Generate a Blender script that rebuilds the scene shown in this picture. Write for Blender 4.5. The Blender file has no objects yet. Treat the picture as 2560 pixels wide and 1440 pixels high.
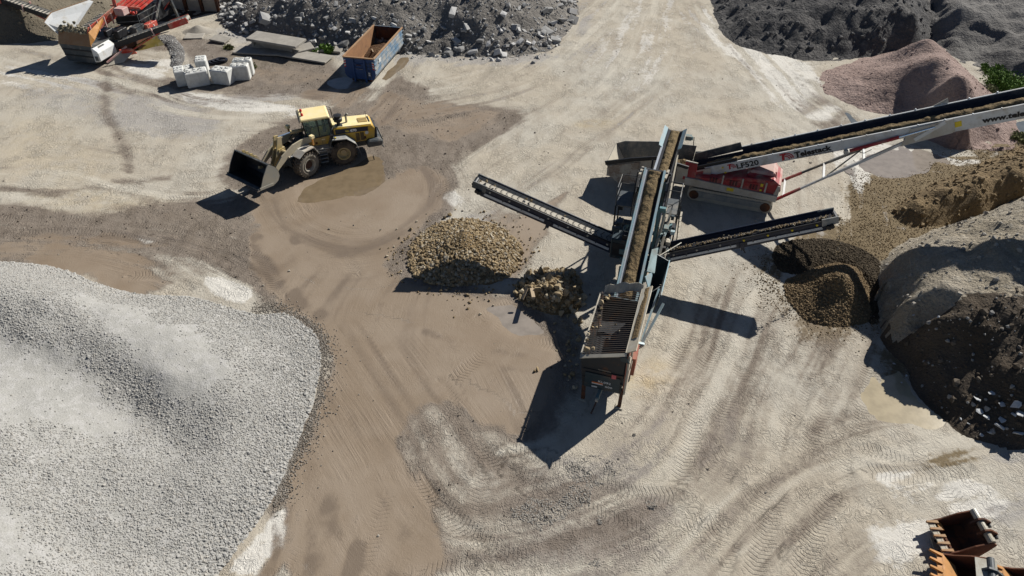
import bpy, bmesh, math, random
import numpy as np
from mathutils import Vector, Matrix

random.seed(7)
RNG = np.random.default_rng(11)
SC = bpy.context.scene
COL = SC.collection
R = math.radians

# ------------------------------------------------------------------ camera, sky, sun, exposure
PITCH, FPX, CAMH = 40.5, 1777.0, 25.0
cam = bpy.data.cameras.new("camera")
cam.sensor_width = 36.0
cam.lens = 36.0 * FPX / 2560.0
cam.clip_start, cam.clip_end = 0.5, 3000
camo = bpy.data.objects.new("camera", cam)
COL.objects.link(camo)
camo.location = (0, 0, CAMH)
camo.rotation_euler = (R(90 - PITCH), 0, 0)
SC.camera = camo

SUNV = Vector((.965, .86, 1.0)).normalized()
wd = bpy.data.worlds.new("World")
SC.world = wd
wd.use_nodes = True
wn = wd.node_tree.nodes
sky = wn.new("ShaderNodeTexSky")
sky.sky_type = 'NISHITA'
sky.sun_disc = False
sky.sun_elevation = math.asin(SUNV.z)
sky.sun_rotation = math.atan2(SUNV.x, SUNV.y)
sky.air_density, sky.dust_density, sky.ozone_density = 0.6, 0.15, 1.0
wd.node_tree.links.new(sky.outputs[0], wn["Background"].inputs[0])
wn["Background"].inputs[1].default_value = 0.05
sl = bpy.data.lights.new("sun", 'SUN')
sl.energy = 5.0
sl.angle = R(0.53)
sl.color = (1.0, .965, .905)
slo = bpy.data.objects.new("sun", sl)
COL.objects.link(slo)
slo.rotation_euler = (-SUNV).to_track_quat('-Z', 'Y').to_euler()
slo.location = (60, 60, 80)
SC.view_settings.view_transform = 'Standard'
SC.view_settings.look = 'None'
SC.view_settings.exposure = 0.42
SC.view_settings.gamma = 1
SC.view_settings.use_curve_mapping = False

# ------------------------------------------------------------------ helpers
_S, _C = math.sin(R(PITCH)), math.cos(R(PITCH))


def G(px, py, h=0.0):
    """the point at height h that the photograph shows at (px, py): used to survey the yard"""
    u = (px - 1280) / FPX
    v = (py - 720) / FPX
    z = (CAMH - h) / (_S + v * _C)
    return Vector((u * z, z * (_C - v * _S), h))


def tag(o, label=None, cat=None, group=None, kind=None):
    if label: o['label'] = label
    if cat: o['category'] = cat
    if group: o['group'] = group
    if kind: o['kind'] = kind
    return o


def thing(name, label, cat, loc, rz=0.0, group=None):
    o = bpy.data.objects.new(name, None)
    COL.objects.link(o)
    o.empty_display_size = .3
    o.location = loc
    o.rotation_euler = (0, 0, rz)
    return tag(o, label, cat, group)


def mat_of(o):
    return Matrix.Translation(o.location) @ o.rotation_euler.to_matrix().to_4x4()


class MB:
    """collects geometry, then becomes one mesh object"""
    def __init__(s):
        s.v, s.f = [], []

    def add(s, vs, fs):
        o = len(s.v)
        s.v += [Vector(p) for p in vs]
        s.f += [[i + o for i in f] for f in fs]
        return s

    def box(s, c, d, rot=None):
        c = Vector(c)
        ps = []
        for x in (-.5, .5):
            for y in (-.5, .5):
                for z in (-.5, .5):
                    p = Vector((x * d[0], y * d[1], z * d[2]))
                    if rot is not None: p = rot @ p
                    ps.append(c + p)
        return s.add(ps, [(0, 1, 3, 2), (4, 6, 7, 5), (0, 4, 5, 1), (2, 3, 7, 6), (0, 2, 6, 4), (1, 5, 7, 3)])

    def beam(s, a, b, w, h, up=(0, 0, 1)):
        a, b = Vector(a), Vector(b)
        t = b - a
        L = t.length
        t.normalize()
        u = Vector(up)
        r = t.cross(u)
        if r.length < 1e-4: r = t.cross(Vector((1, 0, 0)))
        r.normalize()
        u = r.cross(t)
        rot = Matrix((t, r, u)).transposed()
        return s.box((a + b) / 2, (L, w, h), rot)

    def tube(s, a, b, r, n=8, r2=None, cap=True):
        a, b = Vector(a), Vector(b)
        if r2 is None: r2 = r
        t = (b - a).normalized()
        x = t.orthogonal().normalized()
        y = t.cross(x)
        vs = []
        for i in range(n):
            an = 2 * math.pi * i / n
            d = x * math.cos(an) + y * math.sin(an)
            vs += [a + d * r, b + d * r2]
        fs = [(2 * i, 2 * ((i + 1) % n), 2 * ((i + 1) % n) + 1, 2 * i + 1) for i in range(n)]
        if cap:
            fs += [[2 * i for i in range(n)][::-1], [2 * i + 1 for i in range(n)]]
        return s.add(vs, fs)

    def pipe(s, pts, r, n=6):
        for a, b in zip(pts[:-1], pts[1:]): s.tube(a, b, r, n)
        return s

    def prism(s, pts, vec):
        n = len(pts)
        vec = Vector(vec)
        ps = [Vector(p) for p in pts]
        return s.add(ps + [p + vec for p in ps],
                     [list(range(n))[::-1], list(range(n, 2 * n))] +
                     [(i, (i + 1) % n, n + (i + 1) % n, n + i) for i in range(n)])

    def plate(s, pts, t):
        ps = [Vector(p) for p in pts]
        n = (ps[1] - ps[0]).cross(ps[2] - ps[0]).normalized()
        return s.prism([p - n * t / 2 for p in ps], n * t)

    def lathe(s, c, axis, prof, n=24):
        """prof: (axial, radius) pairs"""
        c = Vector(c)
        t = Vector(axis).normalized()
        x = t.orthogonal().normalized()
        y = t.cross(x)
        m = len(prof)
        vs = []
        for i in range(n):
            an = 2 * math.pi * i / n
            d = x * math.cos(an) + y * math.sin(an)
            for (a, r) in prof: vs.append(c + t * a + d * r)
        fs = []
        for i in range(n):
            j = (i + 1) % n
            for k in range(m - 1):
                fs.append((i * m + k, i * m + k + 1, j * m + k + 1, j * m + k))
        return s.add(vs, fs)

    def strip(s, rows, thick=0.0):
        """surface through rows of points (list of lists), optional thickness along the local normal"""
        nr, nc = len(rows), len(rows[0])
        vs = [p for r in rows for p in r]
        fs = [(i * nc + j, i * nc + j + 1, (i + 1) * nc + j + 1, (i + 1) * nc + j) for i in range(nr - 1) for j in range(nc - 1)]
        return s.add(vs, fs)

    def xf(s, M):
        s.v = [M @ p for p in s.v]
        return s

    def mesh(s, name, mat, smooth=False, bevel=0.0, solid=0.0):
        me = bpy.data.meshes.new(name)
        me.from_pydata([tuple(p) for p in s.v], [], s.f)
        bm = bmesh.new()
        bm.from_mesh(me)
        bmesh.ops.recalc_face_normals(bm, faces=bm.faces)
        if bevel:
            bmesh.ops.bevel(bm, geom=[e for e in bm.edges if e.is_manifold and e.calc_face_angle(0) > .6], offset=bevel, segments=1, affect='EDGES', clamp_overlap=True)
        if solid:
            bmesh.ops.solidify(bm, geom=bm.faces[:], thickness=solid)
        bm.to_mesh(me)
        bm.free()
        if smooth:
            me.polygons.foreach_set('use_smooth', [True] * len(me.polygons))
        for m in (mat if isinstance(mat, (list, tuple)) else [mat]): me.materials.append(m)
        return me

    def build(s, name, mat, parent=None, **k):
        return put(name, s.mesh(name, mat, **k), parent)


def put(name, me, parent=None, M=None):
    o = bpy.data.objects.new(name, me)
    COL.objects.link(o)
    if M is not None: o.matrix_basis = M
    if parent is not None: o.parent = parent
    return o


def lettering(txt, mat, parent, org, xdir, up, size, name='lettering', width=None, bold=0.0, ext=.004, shear=0.0):
    """flat letters standing .004 proud of the surface they are painted on"""
    cu = bpy.data.curves.new('t', 'FONT')
    cu.body = txt
    cu.size = size
    cu.extrude = ext
    cu.offset = bold
    cu.shear = shear
    cu.resolution_u = 3
    t = bpy.data.objects.new('t', cu)
    COL.objects.link(t)
    dg = bpy.context.evaluated_depsgraph_get()
    me = bpy.data.meshes.new_from_object(t.evaluated_get(dg))
    bpy.data.objects.remove(t)
    bpy.data.curves.remove(cu)
    x = Vector(xdir).normalized()
    z = x.cross(Vector(up)).normalized()
    y = z.cross(x)
    k = 1.0
    if width:
        xs = [v.co.x for v in me.vertices]
        k = width / (max(xs) - min(xs))
    for v in me.vertices:
        c = v.co
        v.co = Vector(org) + x * c.x * k + y * c.y + z * (c.z + .004)
    me.materials.clear()
    me.materials.append(mat)
    me.name = name
    return put(name, me, parent)


# ------------------------------------------------------------------ numpy noise
def _hash(ix, iy, seed):
    h = (ix.astype(np.int64) * 374761393 + iy.astype(np.int64) * 668265263 + seed * 2147483647) & 0xffffffff
    h = ((h ^ (h >> 13)) * 1274126177) & 0xffffffff
    h = h ^ (h >> 16)
    return (h & 0xffff) / 65535.0


def vnoise(x, y, seed=0):
    ix, iy = np.floor(x), np.floor(y)
    fx, fy = x - ix, y - iy
    fx = fx * fx * (3 - 2 * fx)
    fy = fy * fy * (3 - 2 * fy)
    a = _hash(ix, iy, seed); b = _hash(ix + 1, iy, seed)
    c = _hash(ix, iy + 1, seed); d = _hash(ix + 1, iy + 1, seed)
    return (a + (b - a) * fx) * (1 - fy) + (c + (d - c) * fx) * fy


def fbm(x, y, sc, oct=4, seed=0, gain=.5):
    s = 0; a = 1; t = 0
    for k in range(oct):
        s = s + a * vnoise(x * sc, y * sc, seed + k * 17)
        t += a; a *= gain; sc *= 2.03
    return s / t - .5


def sstep(a, b, x):
    t = np.clip((x - a) / (b - a), 0, 1)
    return t * t * (3 - 2 * t)


def poly_sd(X, Y, P):
    """signed distance to polygon P (negative inside)"""
    n = len(P)
    d = np.full(X.shape, 1e9)
    ins = np.zeros(X.shape, bool)
    for i in range(n):
        x0, y0 = P[i][0], P[i][1]
        x1, y1 = P[(i + 1) % n][0], P[(i + 1) % n][1]
        ex, ey = x1 - x0, y1 - y0
        t = np.clip(((X - x0) * ex + (Y - y0) * ey) / (ex * ex + ey * ey + 1e-9), 0, 1)
        d = np.minimum(d, np.hypot(X - x0 - t * ex, Y - y0 - t * ey))
        c = ((y0 > Y) != (y1 > Y)) & (X < (x1 - x0) * (Y - y0) / ((y1 - y0) + 1e-12) + x0)
        ins ^= c
    return np.where(ins, -d, d)


def line_dist(X, Y, P):
    """distance to polyline, arc length along it, signed lateral offset"""
    d = np.full(X.shape, 1e9); al = np.zeros(X.shape); lat = np.zeros(X.shape)
    acc = 0
    for (x0, y0), (x1, y1) in zip(P[:-1], P[1:]):
        ex, ey = x1 - x0, y1 - y0
        L = math.hypot(ex, ey) + 1e-9
        t = np.clip(((X - x0) * ex + (Y - y0) * ey) / (L * L), 0, 1)
        dd = np.hypot(X - x0 - t * ex, Y - y0 - t * ey)
        m = dd < d
        d = np.where(m, dd, d)
        al = np.where(m, acc + t * L, al)
        lat = np.where(m, ((X - x0) * ey - (Y - y0) * ex) / L, lat)
        acc += L
    return d, al, lat


def smooth_line(P, n=5):
    """Catmull-Rom through points"""
    P = [Vector((p[0], p[1])) for p in P]
    Q = [P[0] * 2 - P[1]] + P + [P[-1] * 2 - P[-2]]
    out = []
    for i in range(1, len(Q) - 2):
        a, b, c, d = Q[i - 1:i + 3]
        for k in range(n):
            t = k / n
            out.append(.5 * (2 * b + (c - a) * t + (2 * a - 5 * b + 4 * c - d) * t * t + (3 * b - a - 3 * c + d) * t ** 3))
    out.append(P[-1])
    return [(p.x, p.y) for p in out]


def closed_smooth(P, n=4):
    m = len(P); out = []
    for i in range(m):
        a, b, c, d = (Vector(P[(i + k) % m][:2]) for k in (-1, 0, 1, 2))
        for k in range(n):
            t = k / n
            q = .5 * (2 * b + (c - a) * t + (2 * a - 5 * b + 4 * c - d) * t * t + (3 * b - a - 3 * c + d) * t ** 3)
            out.append((q.x, q.y))
    return out


# ------------------------------------------------------------------ materials
class T:
    """short-hand for building a material's nodes"""
    def __init__(s, name):
        s.m = bpy.data.materials.new(name)
        s.m.use_nodes = True
        s.t = s.m.node_tree
        s.b = s.t.nodes["Principled BSDF"]
        s.pos = s.t.nodes.new("ShaderNodeNewGeometry").outputs['Position']

    def set(s, sock, v):
        if isinstance(v, bpy.types.NodeSocket): s.t.links.new(v, sock)
        elif isinstance(v, tuple) and len(v) == 3 and sock.type == 'RGBA': sock.default_value = (*v, 1)
        else: sock.default_value = v

    def noise(s, scale, detail=4, rough=.55, vec=None, dist=0.0, col=False):
        n = s.t.nodes.new("ShaderNodeTexNoise")
        s.set(n.inputs['Vector'], vec if vec is not None else s.pos)
        for k, v in (('Scale', scale), ('Detail', detail), ('Roughness', rough), ('Distortion', dist)): s.set(n.inputs[k], v)
        return n.outputs['Color' if col else 'Fac']

    def voro(s, scale, out='Distance', vec=None, feature='F1', rand=1.0):
        n = s.t.nodes.new("ShaderNodeTexVoronoi")
        n.feature = feature
        s.set(n.inputs['Vector'], vec if vec is not None else s.pos)
        s.set(n.inputs['Scale'], scale)
        s.set(n.inputs['Randomness'], rand)
        return n.outputs[out]

    def math(s, op, a, b=0.0, c=0.0):
        n = s.t.nodes.new("ShaderNodeMath")
        n.operation = op
        for i, v in enumerate((a, b, c)): s.set(n.inputs[i], v)
        return n.outputs[0]

    def step(s, x, lo, hi, a=0.0, b=1.0):
        n = s.t.nodes.new("ShaderNodeMapRange")
        n.interpolation_type = 'SMOOTHSTEP'
        for k, v in zip(('Value', 'From Min', 'From Max', 'To Min', 'To Max'), (x, lo, hi, a, b)): s.set(n.inputs[k], v)
        return n.outputs['Result']

    def mix(s, f, a, b):
        n = s.t.nodes.new("ShaderNodeMix")
        n.data_type = 'RGBA'
        s.set(n.inputs[0], f)
        s.set(n.inputs[6], a)
        s.set(n.inputs[7], b)
        return n.outputs[2]

    def scale_col(s, c, f):
        n = s.t.nodes.new("ShaderNodeVectorMath")
        n.operation = 'SCALE'
        s.set(n.inputs[0], c)
        s.set(n.inputs['Scale'], f)
        return n.outputs[0]

    def rgb(s, c):
        n = s.t.nodes.new("ShaderNodeRGB")
        n.outputs[0].default_value = (*c, 1)
        return n.outputs[0]

    def attr(s, name, typ='GEOMETRY'):
        n = s.t.nodes.new("ShaderNodeAttribute")
        n.attribute_name = name
        n.attribute_type = typ
        return n.outputs['Fac']

    def rand(s):
        return s.t.nodes.new("ShaderNodeObjectInfo").outputs['Random']

    def vec(s, sx=1, sy=1, sz=1, rz=0):
        n = s.t.nodes.new("ShaderNodeMapping")
        s.set(n.inputs[0], s.pos)
        n.inputs['Rotation'].default_value = (0, 0, rz)
        n.inputs['Scale'].default_value = (sx, sy, sz)
        return n.outputs[0]

    def bump(s, h, dist=.02, strength=1.0, normal=None):
        n = s.t.nodes.new("ShaderNodeBump")
        n.inputs['Distance'].default_value = dist
        s.set(n.inputs['Strength'], strength)
        s.set(n.inputs['Height'], h)
        if normal is not None: s.set(n.inputs['Normal'], normal)
        return n.outputs[0]

    def out(s, col, rough=.8, normal=None, metal=0.0, spec=.3, **kw):
        s.set(s.b.inputs['Base Color'], col)
        s.set(s.b.inputs['Roughness'], rough)
        s.set(s.b.inputs['Metallic'], metal)
        s.set(s.b.inputs['Specular IOR Level'], spec)
        if normal is not None: s.set(s.b.inputs['Normal'], normal)
        for k, v in kw.items(): s.set(s.b.inputs[k], v)
        return s.m


def paint(name, col, dirt=(.24, .2, .15), amt=.45, rough=.5, rust=0.0, metal=0.0, spec=.4):
    """painted or bare steel with road dirt and, where asked, rust"""
    t = T(name)
    n1 = t.noise(1.3, 8, .65)
    n2 = t.noise(9, 6, .6)
    n3 = t.noise(40, 3)
    c = t.mix(t.step(n2, .3, .75, 0, .35), col, tuple(x * .72 for x in col))
    if rust:
        r = t.mix(n2, (.2, .072, .028), (.09, .035, .02))
        c = t.mix(t.step(t.math('ADD', n1, t.math('MULTIPLY', n2, .35)), .86 - rust * .5, .96 - rust * .5), c, r)
    d = t.step(t.math('ADD', n1, t.math('MULTIPLY', n3, .25)), .76 - amt * .5, .98 - amt * .35, 0, .85)
    c = t.mix(d, c, dirt)
    return t.out(c, t.math('ADD', rough, t.math('MULTIPLY', d, .4)), t.bump(n3, .004, .6), metal, spec)


def soil(name, c1, c2, scale=1.0, bump=.05, grain=18, c3=None, c3amt=.5, rough=.95, stretch=None, lump=1.0):
    """loose soil or stone: colour varies in patches, relief at three sizes"""
    t = T(name)
    v = t.vec(*stretch) if stretch else t.pos
    n1 = t.noise(.35 * scale, 6, .6)
    n2 = t.noise(2.2 * scale, 6, .65, vec=v)
    n3 = t.noise(grain, 5, .65)
    vo = t.voro(grain * .8)
    c = t.mix(t.step(n1, .35, .65), c1, c2)
    if c3 is not None:
        c = t.mix(t.step(n2, 1 - c3amt - .1, 1 - c3amt + .1), c, c3)
    c = t.mix(t.step(n3, .35, .7, 0, .5), c, t.scale_col(c, .62))
    h = t.math('ADD', t.math('MULTIPLY', n2, 1.6 * lump), t.math('ADD', t.math('MULTIPLY', n3, .7), t.math('MULTIPLY', vo, -.4)))
    return t.out(c, rough, t.bump(h, bump, 1.0), 0, .15)


def rockmat(name, c1, c2, c3=None, rough=.9):
    """each stone takes its own tone"""
    t = T(name)
    r = t.rand()
    c = t.mix(r, c1, c2)
    if c3 is not None:
        c = t.mix(t.step(t.math('FRACT', t.math('MULTIPLY', r, 7.13)), .78, .8), c, c3)
    n = t.noise(14, 5, .6)
    c = t.mix(t.step(n, .35, .75, 0, .45), c, t.scale_col(c, .65))
    return t.out(c, rough, t.bump(n, .02, .8), 0, .2)


def flat(name, col, rough=.6, metal=0.0, spec=.4):
    t = T(name)
    n = t.noise(22, 4)
    return t.out(t.mix(t.step(n, .4, .75, 0, .35), col, tuple(x * .75 for x in col)), rough, None, metal, spec)


M = dict(
    teal=paint('teal_paint', (.10, .20, .215), (.20, .19, .16), .42, .45, .12),
    tealpale=paint('pale_blue_rail', (.30, .43, .47), (.36, .33, .28), .40, .4),
    darkteal=paint('dark_teal_steel', (.018, .036, .046), (.09, .08, .065), .30, .5, .12),
    dusty=paint('dust_covered_steel', (.30, .28, .24), (.44, .40, .32), .75, .85, .12),
    rust=paint('rusty_steel', (.15, .055, .026), (.09, .045, .03), .5, .8, .45),
    rustdark=paint('dark_rusty_steel', (.06, .028, .018), (.10, .045, .022), .45, .8, .4),
    rustpale=paint('dusty_rust', (.31, .17, .085), (.36, .25, .15), .55, .85, .3),
    redoxide=paint('red_oxide_panel', (.30, .085, .055), (.30, .2, .14), .5, .65, .15),
    black=paint('black_steel', (.012, .013, .016), (.08, .07, .06), .22, .5),
    navy=paint('navy_frame', (.013, .020, .040), (.10, .10, .10), .22, .42),
    rubber=paint('belt_rubber', (.012, .014, .022), (.05, .05, .05), .25, .6, spec=.25),
    tyre=paint('tyre_rubber', (.02, .019, .018), (.15, .12, .09), .72, .9, spec=.15),
    tyrepale=paint('dusty_sidewall', (.10, .088, .07), (.26, .23, .185), .75, .95, spec=.1),
    white=paint('white_paint', (.62, .63, .62), (.42, .38, .31), .35, .45, .04),
    whitedusty=paint('dusty_white_paint', (.5, .48, .43), (.38, .33, .26), .6, .7, .15),
    galv=paint('galvanised_strip', (.50, .54, .58), (.40, .38, .35), .3, .4, 0, .25),
    red=paint('red_paint', (.32, .020, .028), (.30, .2, .16), .42, .45),
    redbright=paint('bright_red_paint', (.50, .035, .022), (.40, .28, .2), .45, .45, .08),
    pinkdust=paint('dusty_red_paint', (.45, .16, .15), (.52, .42, .37), .75, .8),
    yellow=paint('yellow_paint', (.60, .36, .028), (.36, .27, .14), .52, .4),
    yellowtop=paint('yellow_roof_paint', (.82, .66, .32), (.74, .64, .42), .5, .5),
    yellowdust=paint('dusty_yellow_paint', (.50, .37, .13), (.40, .33, .22), .65, .65),
    armgrey=paint('worn_arm_paint', (.47, .41, .28), (.38, .33, .25), .65, .6),
    bucketpale=paint('worn_steel', (.30, .30, .27), (.36, .32, .25), .6, .5, .05, .4),
    bucketdark=paint('bucket_inside', (.030, .030, .032), (.06, .052, .042), .35, .4, .05, .3),
    slate=paint('slate_grey_paint', (.045, .055, .062), (.22, .2, .17), .4, .5),
    slatetop=paint('dusty_grey_fender', (.16, .18, .185), (.34, .32, .28), .6, .65),
    chrome=flat('chrome_rod', (.62, .64, .66), .18, .9),
    blue=paint('blue_container_paint', (.085, .17, .265), (.36, .35, .31), .58, .6, .28),
    bluedark=paint('blue_container_end', (.014, .055, .17), (.05, .08, .13), .3, .5, .06),
    rustin=paint('rusty_inside', (.29, .15, .07), (.21, .115, .06), .5, .9, .25),
    concrete=None, textblack=flat('black_lettering', (.012, .012, .014), .5), textwhite=flat('white_lettering', (.72, .72, .70), .5),
    textred=flat('red_lettering', (.42, .02, .03), .5), labelyellow=flat('yellow_sticker', (.70, .52, .03), .5),
    labelred=flat('red_sticker', (.50, .10, .11), .5), labelorange=flat('orange_sticker', (.55, .15, .04), .5),
    labelwhite=flat('white_sticker', (.55, .56, .55), .5), orange=paint('orange_paint', (.47, .20, .032), (.36, .2, .08), .5, .55, .22),
    beacon=flat('red_beacon', (.5, .02, .02), .25), wood=flat('weathered_wood', (.35, .27, .18), .8),
)


def glass():
    t = T('tinted_glass')
    return t.out((.45, .58, .54), .03, None, 0, .5, **{'Transmission Weight': .85, 'IOR': 1.2})


M['glass'] = glass()
M['hopperdark'] = paint('dark_hopper_steel', (.020, .023, .026), (.075, .05, .035), .35, .6, .22)  # near-black steel with brown dirt and some rust


def concrete():
    t = T('pale_concrete')
    n = t.noise(3, 7, .6); f = t.noise(26, 4)
    c = t.mix(t.step(n, .35, .7), (.60, .60, .57), (.47, .47, .44))
    c = t.mix(t.step(f, .5, .8, 0, .5), c, (.33, .32, .29))
    return t.out(c, .9, t.bump(f, .01, .7), 0, .2)


M['concrete'] = concrete()
# ------------------------------------------------------------------ the yard: one sheet of trodden ground
def axis_pts(segs):
    out = [segs[0][0]]
    for a, b, st in segs:
        n = max(1, int(round((b - a) / st)))
        out += [a + (b - a) * (k + 1) / n for k in range(n)]
    return np.array(out)


gx = axis_pts([(-900, -120, 130), (-120, -56, 8), (-56, -24, .3), (-24, 24, .16), (24, 58, .3), (58, 120, 8), (120, 900, 130)])
gy = axis_pts([(-700, -20, 110), (-20, 9, 4), (9, 44, .15), (44, 80, .24), (80, 130, 5), (130, 1300, 150)])
GX, GY = np.meshgrid(gx, gy)
WXN = fbm(GX, GY, .55, 4, 3) * 1.3          # wobble for the edges of patches
WYN = fbm(GX, GY, .55, 4, 31) * 1.3


def wpts(P): return [(G(*p).x, G(*p).y) for p in P]


def patch(P, feather=.8, wob=1.0):
    return 1 - sstep(-feather, feather, poly_sd(GX + WXN * wob, GY + WYN * wob, closed_smooth(wpts(P), 3)))


def stroke(P, width, feather=.5, wob=.4):
    d, _, _ = line_dist(GX + WXN * wob, GY + WYN * wob, smooth_line(wpts(P)))
    return 1 - sstep(width / 2 - feather, width / 2 + feather, d)


ch = {k: np.zeros(GX.shape) for k in ('wet', 'damp', 'pale', 'grav', 'warm', 'tm', 'tu', 'tv', 'green', 'fines', 'streak', 'lu', 'lv', 'lm')}


def put_on(k, m, amt=1.0): ch[k] = np.maximum(ch[k], m * amt)
def take(k, m, amt=1.0): ch[k] = ch[k] * (1 - m * amt)


# slurry that has run down the middle of the yard
put_on('wet', patch([(650, 500), (700, 470), (790, 440), (930, 385), (965, 440), (1060, 420), (1120, 480), (1060, 560), (1000, 620), (985, 690), (1180, 740), (1290, 760), (1350, 830), (1410, 890), (1370, 980), (1300, 1080), (1210, 1050), (1090, 985), (1010, 1060), (1000, 1120), (1060, 1230), (1090, 1300), (1080, 1440), (680, 1440), (715, 1300), (700, 1190), (760, 1120), (800, 1000), (825, 900), (790, 810), (690, 750), (640, 650), (620, 560)], .9))
put_on('wet', patch([(770, 225), (900, 215), (1050, 250), (1260, 275), (1160, 350), (1000, 340), (900, 290), (780, 250)], .8), .55)
put_on('wet', patch([(1240, 545), (1340, 525), (1420, 480), (1330, 640), (1290, 690)], .7), .7)
put_on('wet', patch([(150, 600), (330, 630), (420, 700), (300, 735), (200, 690), (60, 655)], .6), .75)
put_on('wet', patch([(0, 610), (200, 590), (420, 620), (260, 640), (0, 650)], .5), .6)
put_on('wet', patch([(640, 165), (850, 180), (830, 205), (660, 215)], .8), .45)
# damp, churned ground
put_on('damp', np.clip(ch['wet'] * 1.2, 0, 1))
put_on('damp', patch([(620, 470), (790, 420), (960, 370), (1120, 400), (1150, 480), (1080, 600), (1200, 730), (1320, 750), (1420, 850), (1420, 960), (1330, 1110), (1200, 1080), (1100, 1010), (1030, 1080), (1060, 1200), (1110, 1300), (1110, 1440), (670, 1440), (690, 1190), (790, 1000), (820, 900), (640, 720), (600, 600)], 1.2), 1.0)
put_on('damp', patch([(-60, 520), (120, 515), (240, 530), (420, 505), (560, 500), (640, 470), (700, 560), (720, 700), (800, 830), (700, 790), (560, 690), (430, 650), (300, 660), (-60, 660)], .9), .85)
put_on('damp', patch([(560, 470), (575, 390), (650, 330), (760, 290), (900, 250), (1010, 255), (1300, 275), (1200, 370), (1110, 440), (1090, 530), (1000, 600), (900, 480)], .9), .9)
put_on('damp', patch([(640, 130), (820, 150), (880, 215), (1010, 200), (1090, 235), (1020, 260), (760, 240), (560, 230), (430, 215), (440, 190)], .9), .72)
put_on('damp', patch([(1000, 1060), (1100, 960), (1260, 1040), (1310, 1060), (1360, 1150), (1560, 1190), (1650, 1260), (1600, 1360), (1480, 1440), (1060, 1440), (1010, 1250)], 1.6), .52)
put_on('damp', patch([(1560, 720), (1900, 700), (2140, 640), (2175, 1000), (2230, 1250), (2100, 1440), (1200, 1440), (1330, 1180), (1480, 1050), (1680, 1000)], 2.5), .30)
put_on('damp', patch([(1000, 1040), (1130, 960), (1300, 1050), (1400, 1180), (1640, 1200), (1680, 1440), (980, 1440), (1000, 1250)], 2.0), .50)
put_on('damp', patch([(-60, 530), (200, 520), (600, 480), (700, 600), (820, 820), (600, 720), (300, 680), (-60, 660)], 1.5), .6)
put_on('damp', patch([(1340, 830), (1450, 780), (1470, 900), (1440, 1000), (1380, 940)], .7), .5)
put_on('damp', patch([(330, 130), (430, 95), (560, 105), (640, 165), (500, 180), (440, 130)], .8), .6)
put_on('damp', patch([(1850, 150), (1960, 190), (2120, 300), (2200, 400), (2060, 330), (1930, 240)], .8), .55)
put_on('damp', patch([(560, 690), (620, 640), (790, 810), (815, 900), (790, 1010), (750, 1120), (690, 1190), (715, 1230), (765, 1120), (825, 960), (830, 850), (750, 770)], .4), .8)
for P in ([(270, 180), (262, 270), (300, 350), (325, 430)], [(232, 165), (330, 225), (500, 262)], [(250, 150), (330, 190), (420, 215), (520, 225)],
          [(150, 480), (300, 455), (420, 445)], [(60, 490), (260, 470), (380, 500)], [(0, 470), (140, 490)]):
    put_on('damp', stroke(P, .8, .6), .6)
put_on('warm', patch([(60, 500), (200, 470), (420, 510), (620, 560), (560, 650), (380, 560)], 1.2), .6)
put_on('warm', patch([(0, 280), (160, 310), (300, 420), (150, 470), (0, 430)], 2), .35)
for P in ([(1440, 310), (1500, 300), (1540, 310), (1480, 325)], [(1560, 930), (1640, 905), (1690, 950), (1640, 990), (1570, 985)], [(530, 630), (560, 622), (580, 634), (545, 645)],
          [(455, 620), (500, 640), (520, 610), (480, 590)], [(1350, 840), (1440, 800), (1450, 900), (1400, 910)]):
    put_on('warm', patch(P, .6, .5), .95)
# dry dust, almost white
for P, f, a in (([(470, 235), (560, 240), (700, 262), (745, 290), (600, 280), (490, 262)], .7, .9), ([(690, 190), (790, 205), (760, 245), (640, 240), (600, 225)], .9, .5),
                ([(560, 1440), (600, 1380), (650, 1320), (690, 1270), (712, 1290), (695, 1370), (645, 1440)], .3, 1.0), ([(500, 690), (560, 690), (615, 720), (610, 760), (560, 750), (510, 725)], .35, 1.0),
                ([(2380, 1195), (2470, 1215), (2510, 1270), (2470, 1300), (2370, 1290), (2340, 1240)], .35, .9), ([(2200, 1180), (2330, 1190), (2330, 1230), (2230, 1250)], .4, .8),
                ([(2180, 1280), (2300, 1290), (2310, 1440), (2220, 1440), (2200, 1360)], .7, .7), ([(1830, 100), (2000, 150), (2040, 190), (1990, 290), (1880, 200)], 1.5, .8),
                ([(1760, 20), (1800, 100), (1850, 140), (1780, 130)], .8, .8), ([(2060, 380), (2170, 330), (2250, 400), (2160, 470), (2110, 440)], 1, .75),
                ([(0, 160), (140, 170), (230, 175), (240, 215), (100, 230), (0, 210)], 1.2, .6), ([(300, 165), (420, 150), (420, 190), (330, 200)], .9, .6),
                ([(340, 600), (375, 598), (380, 612), (350, 615)], .25, .9), ([(1110, 500), (1150, 480), (1180, 510), (1140, 530)], .4, .7), ([(1230, 560), (1275, 545), (1290, 565), (1250, 590)], .4, .6),
                ([(300, 690), (380, 680), (400, 720), (320, 735)], .4, .6), ([(2060, 260), (2090, 270), (2060, 300), (2010, 290)], .6, .8), ([(2250, 360), (2420, 400), (2540, 370), (2500, 385), (2400, 415), (2250, 380)], .4, .7),
                ([(1520, 0), (1700, 0), (1790, 190), (1640, 240), (1450, 200)], 4, .3), ([(1800, 1000), (1900, 1100), (1850, 1300), (1750, 1200)], 2, .25)):
    m = patch(P, f)
    put_on('pale', m, a)
    if a > .65: take('damp', m, .8); take('wet', m, .8)
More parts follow.
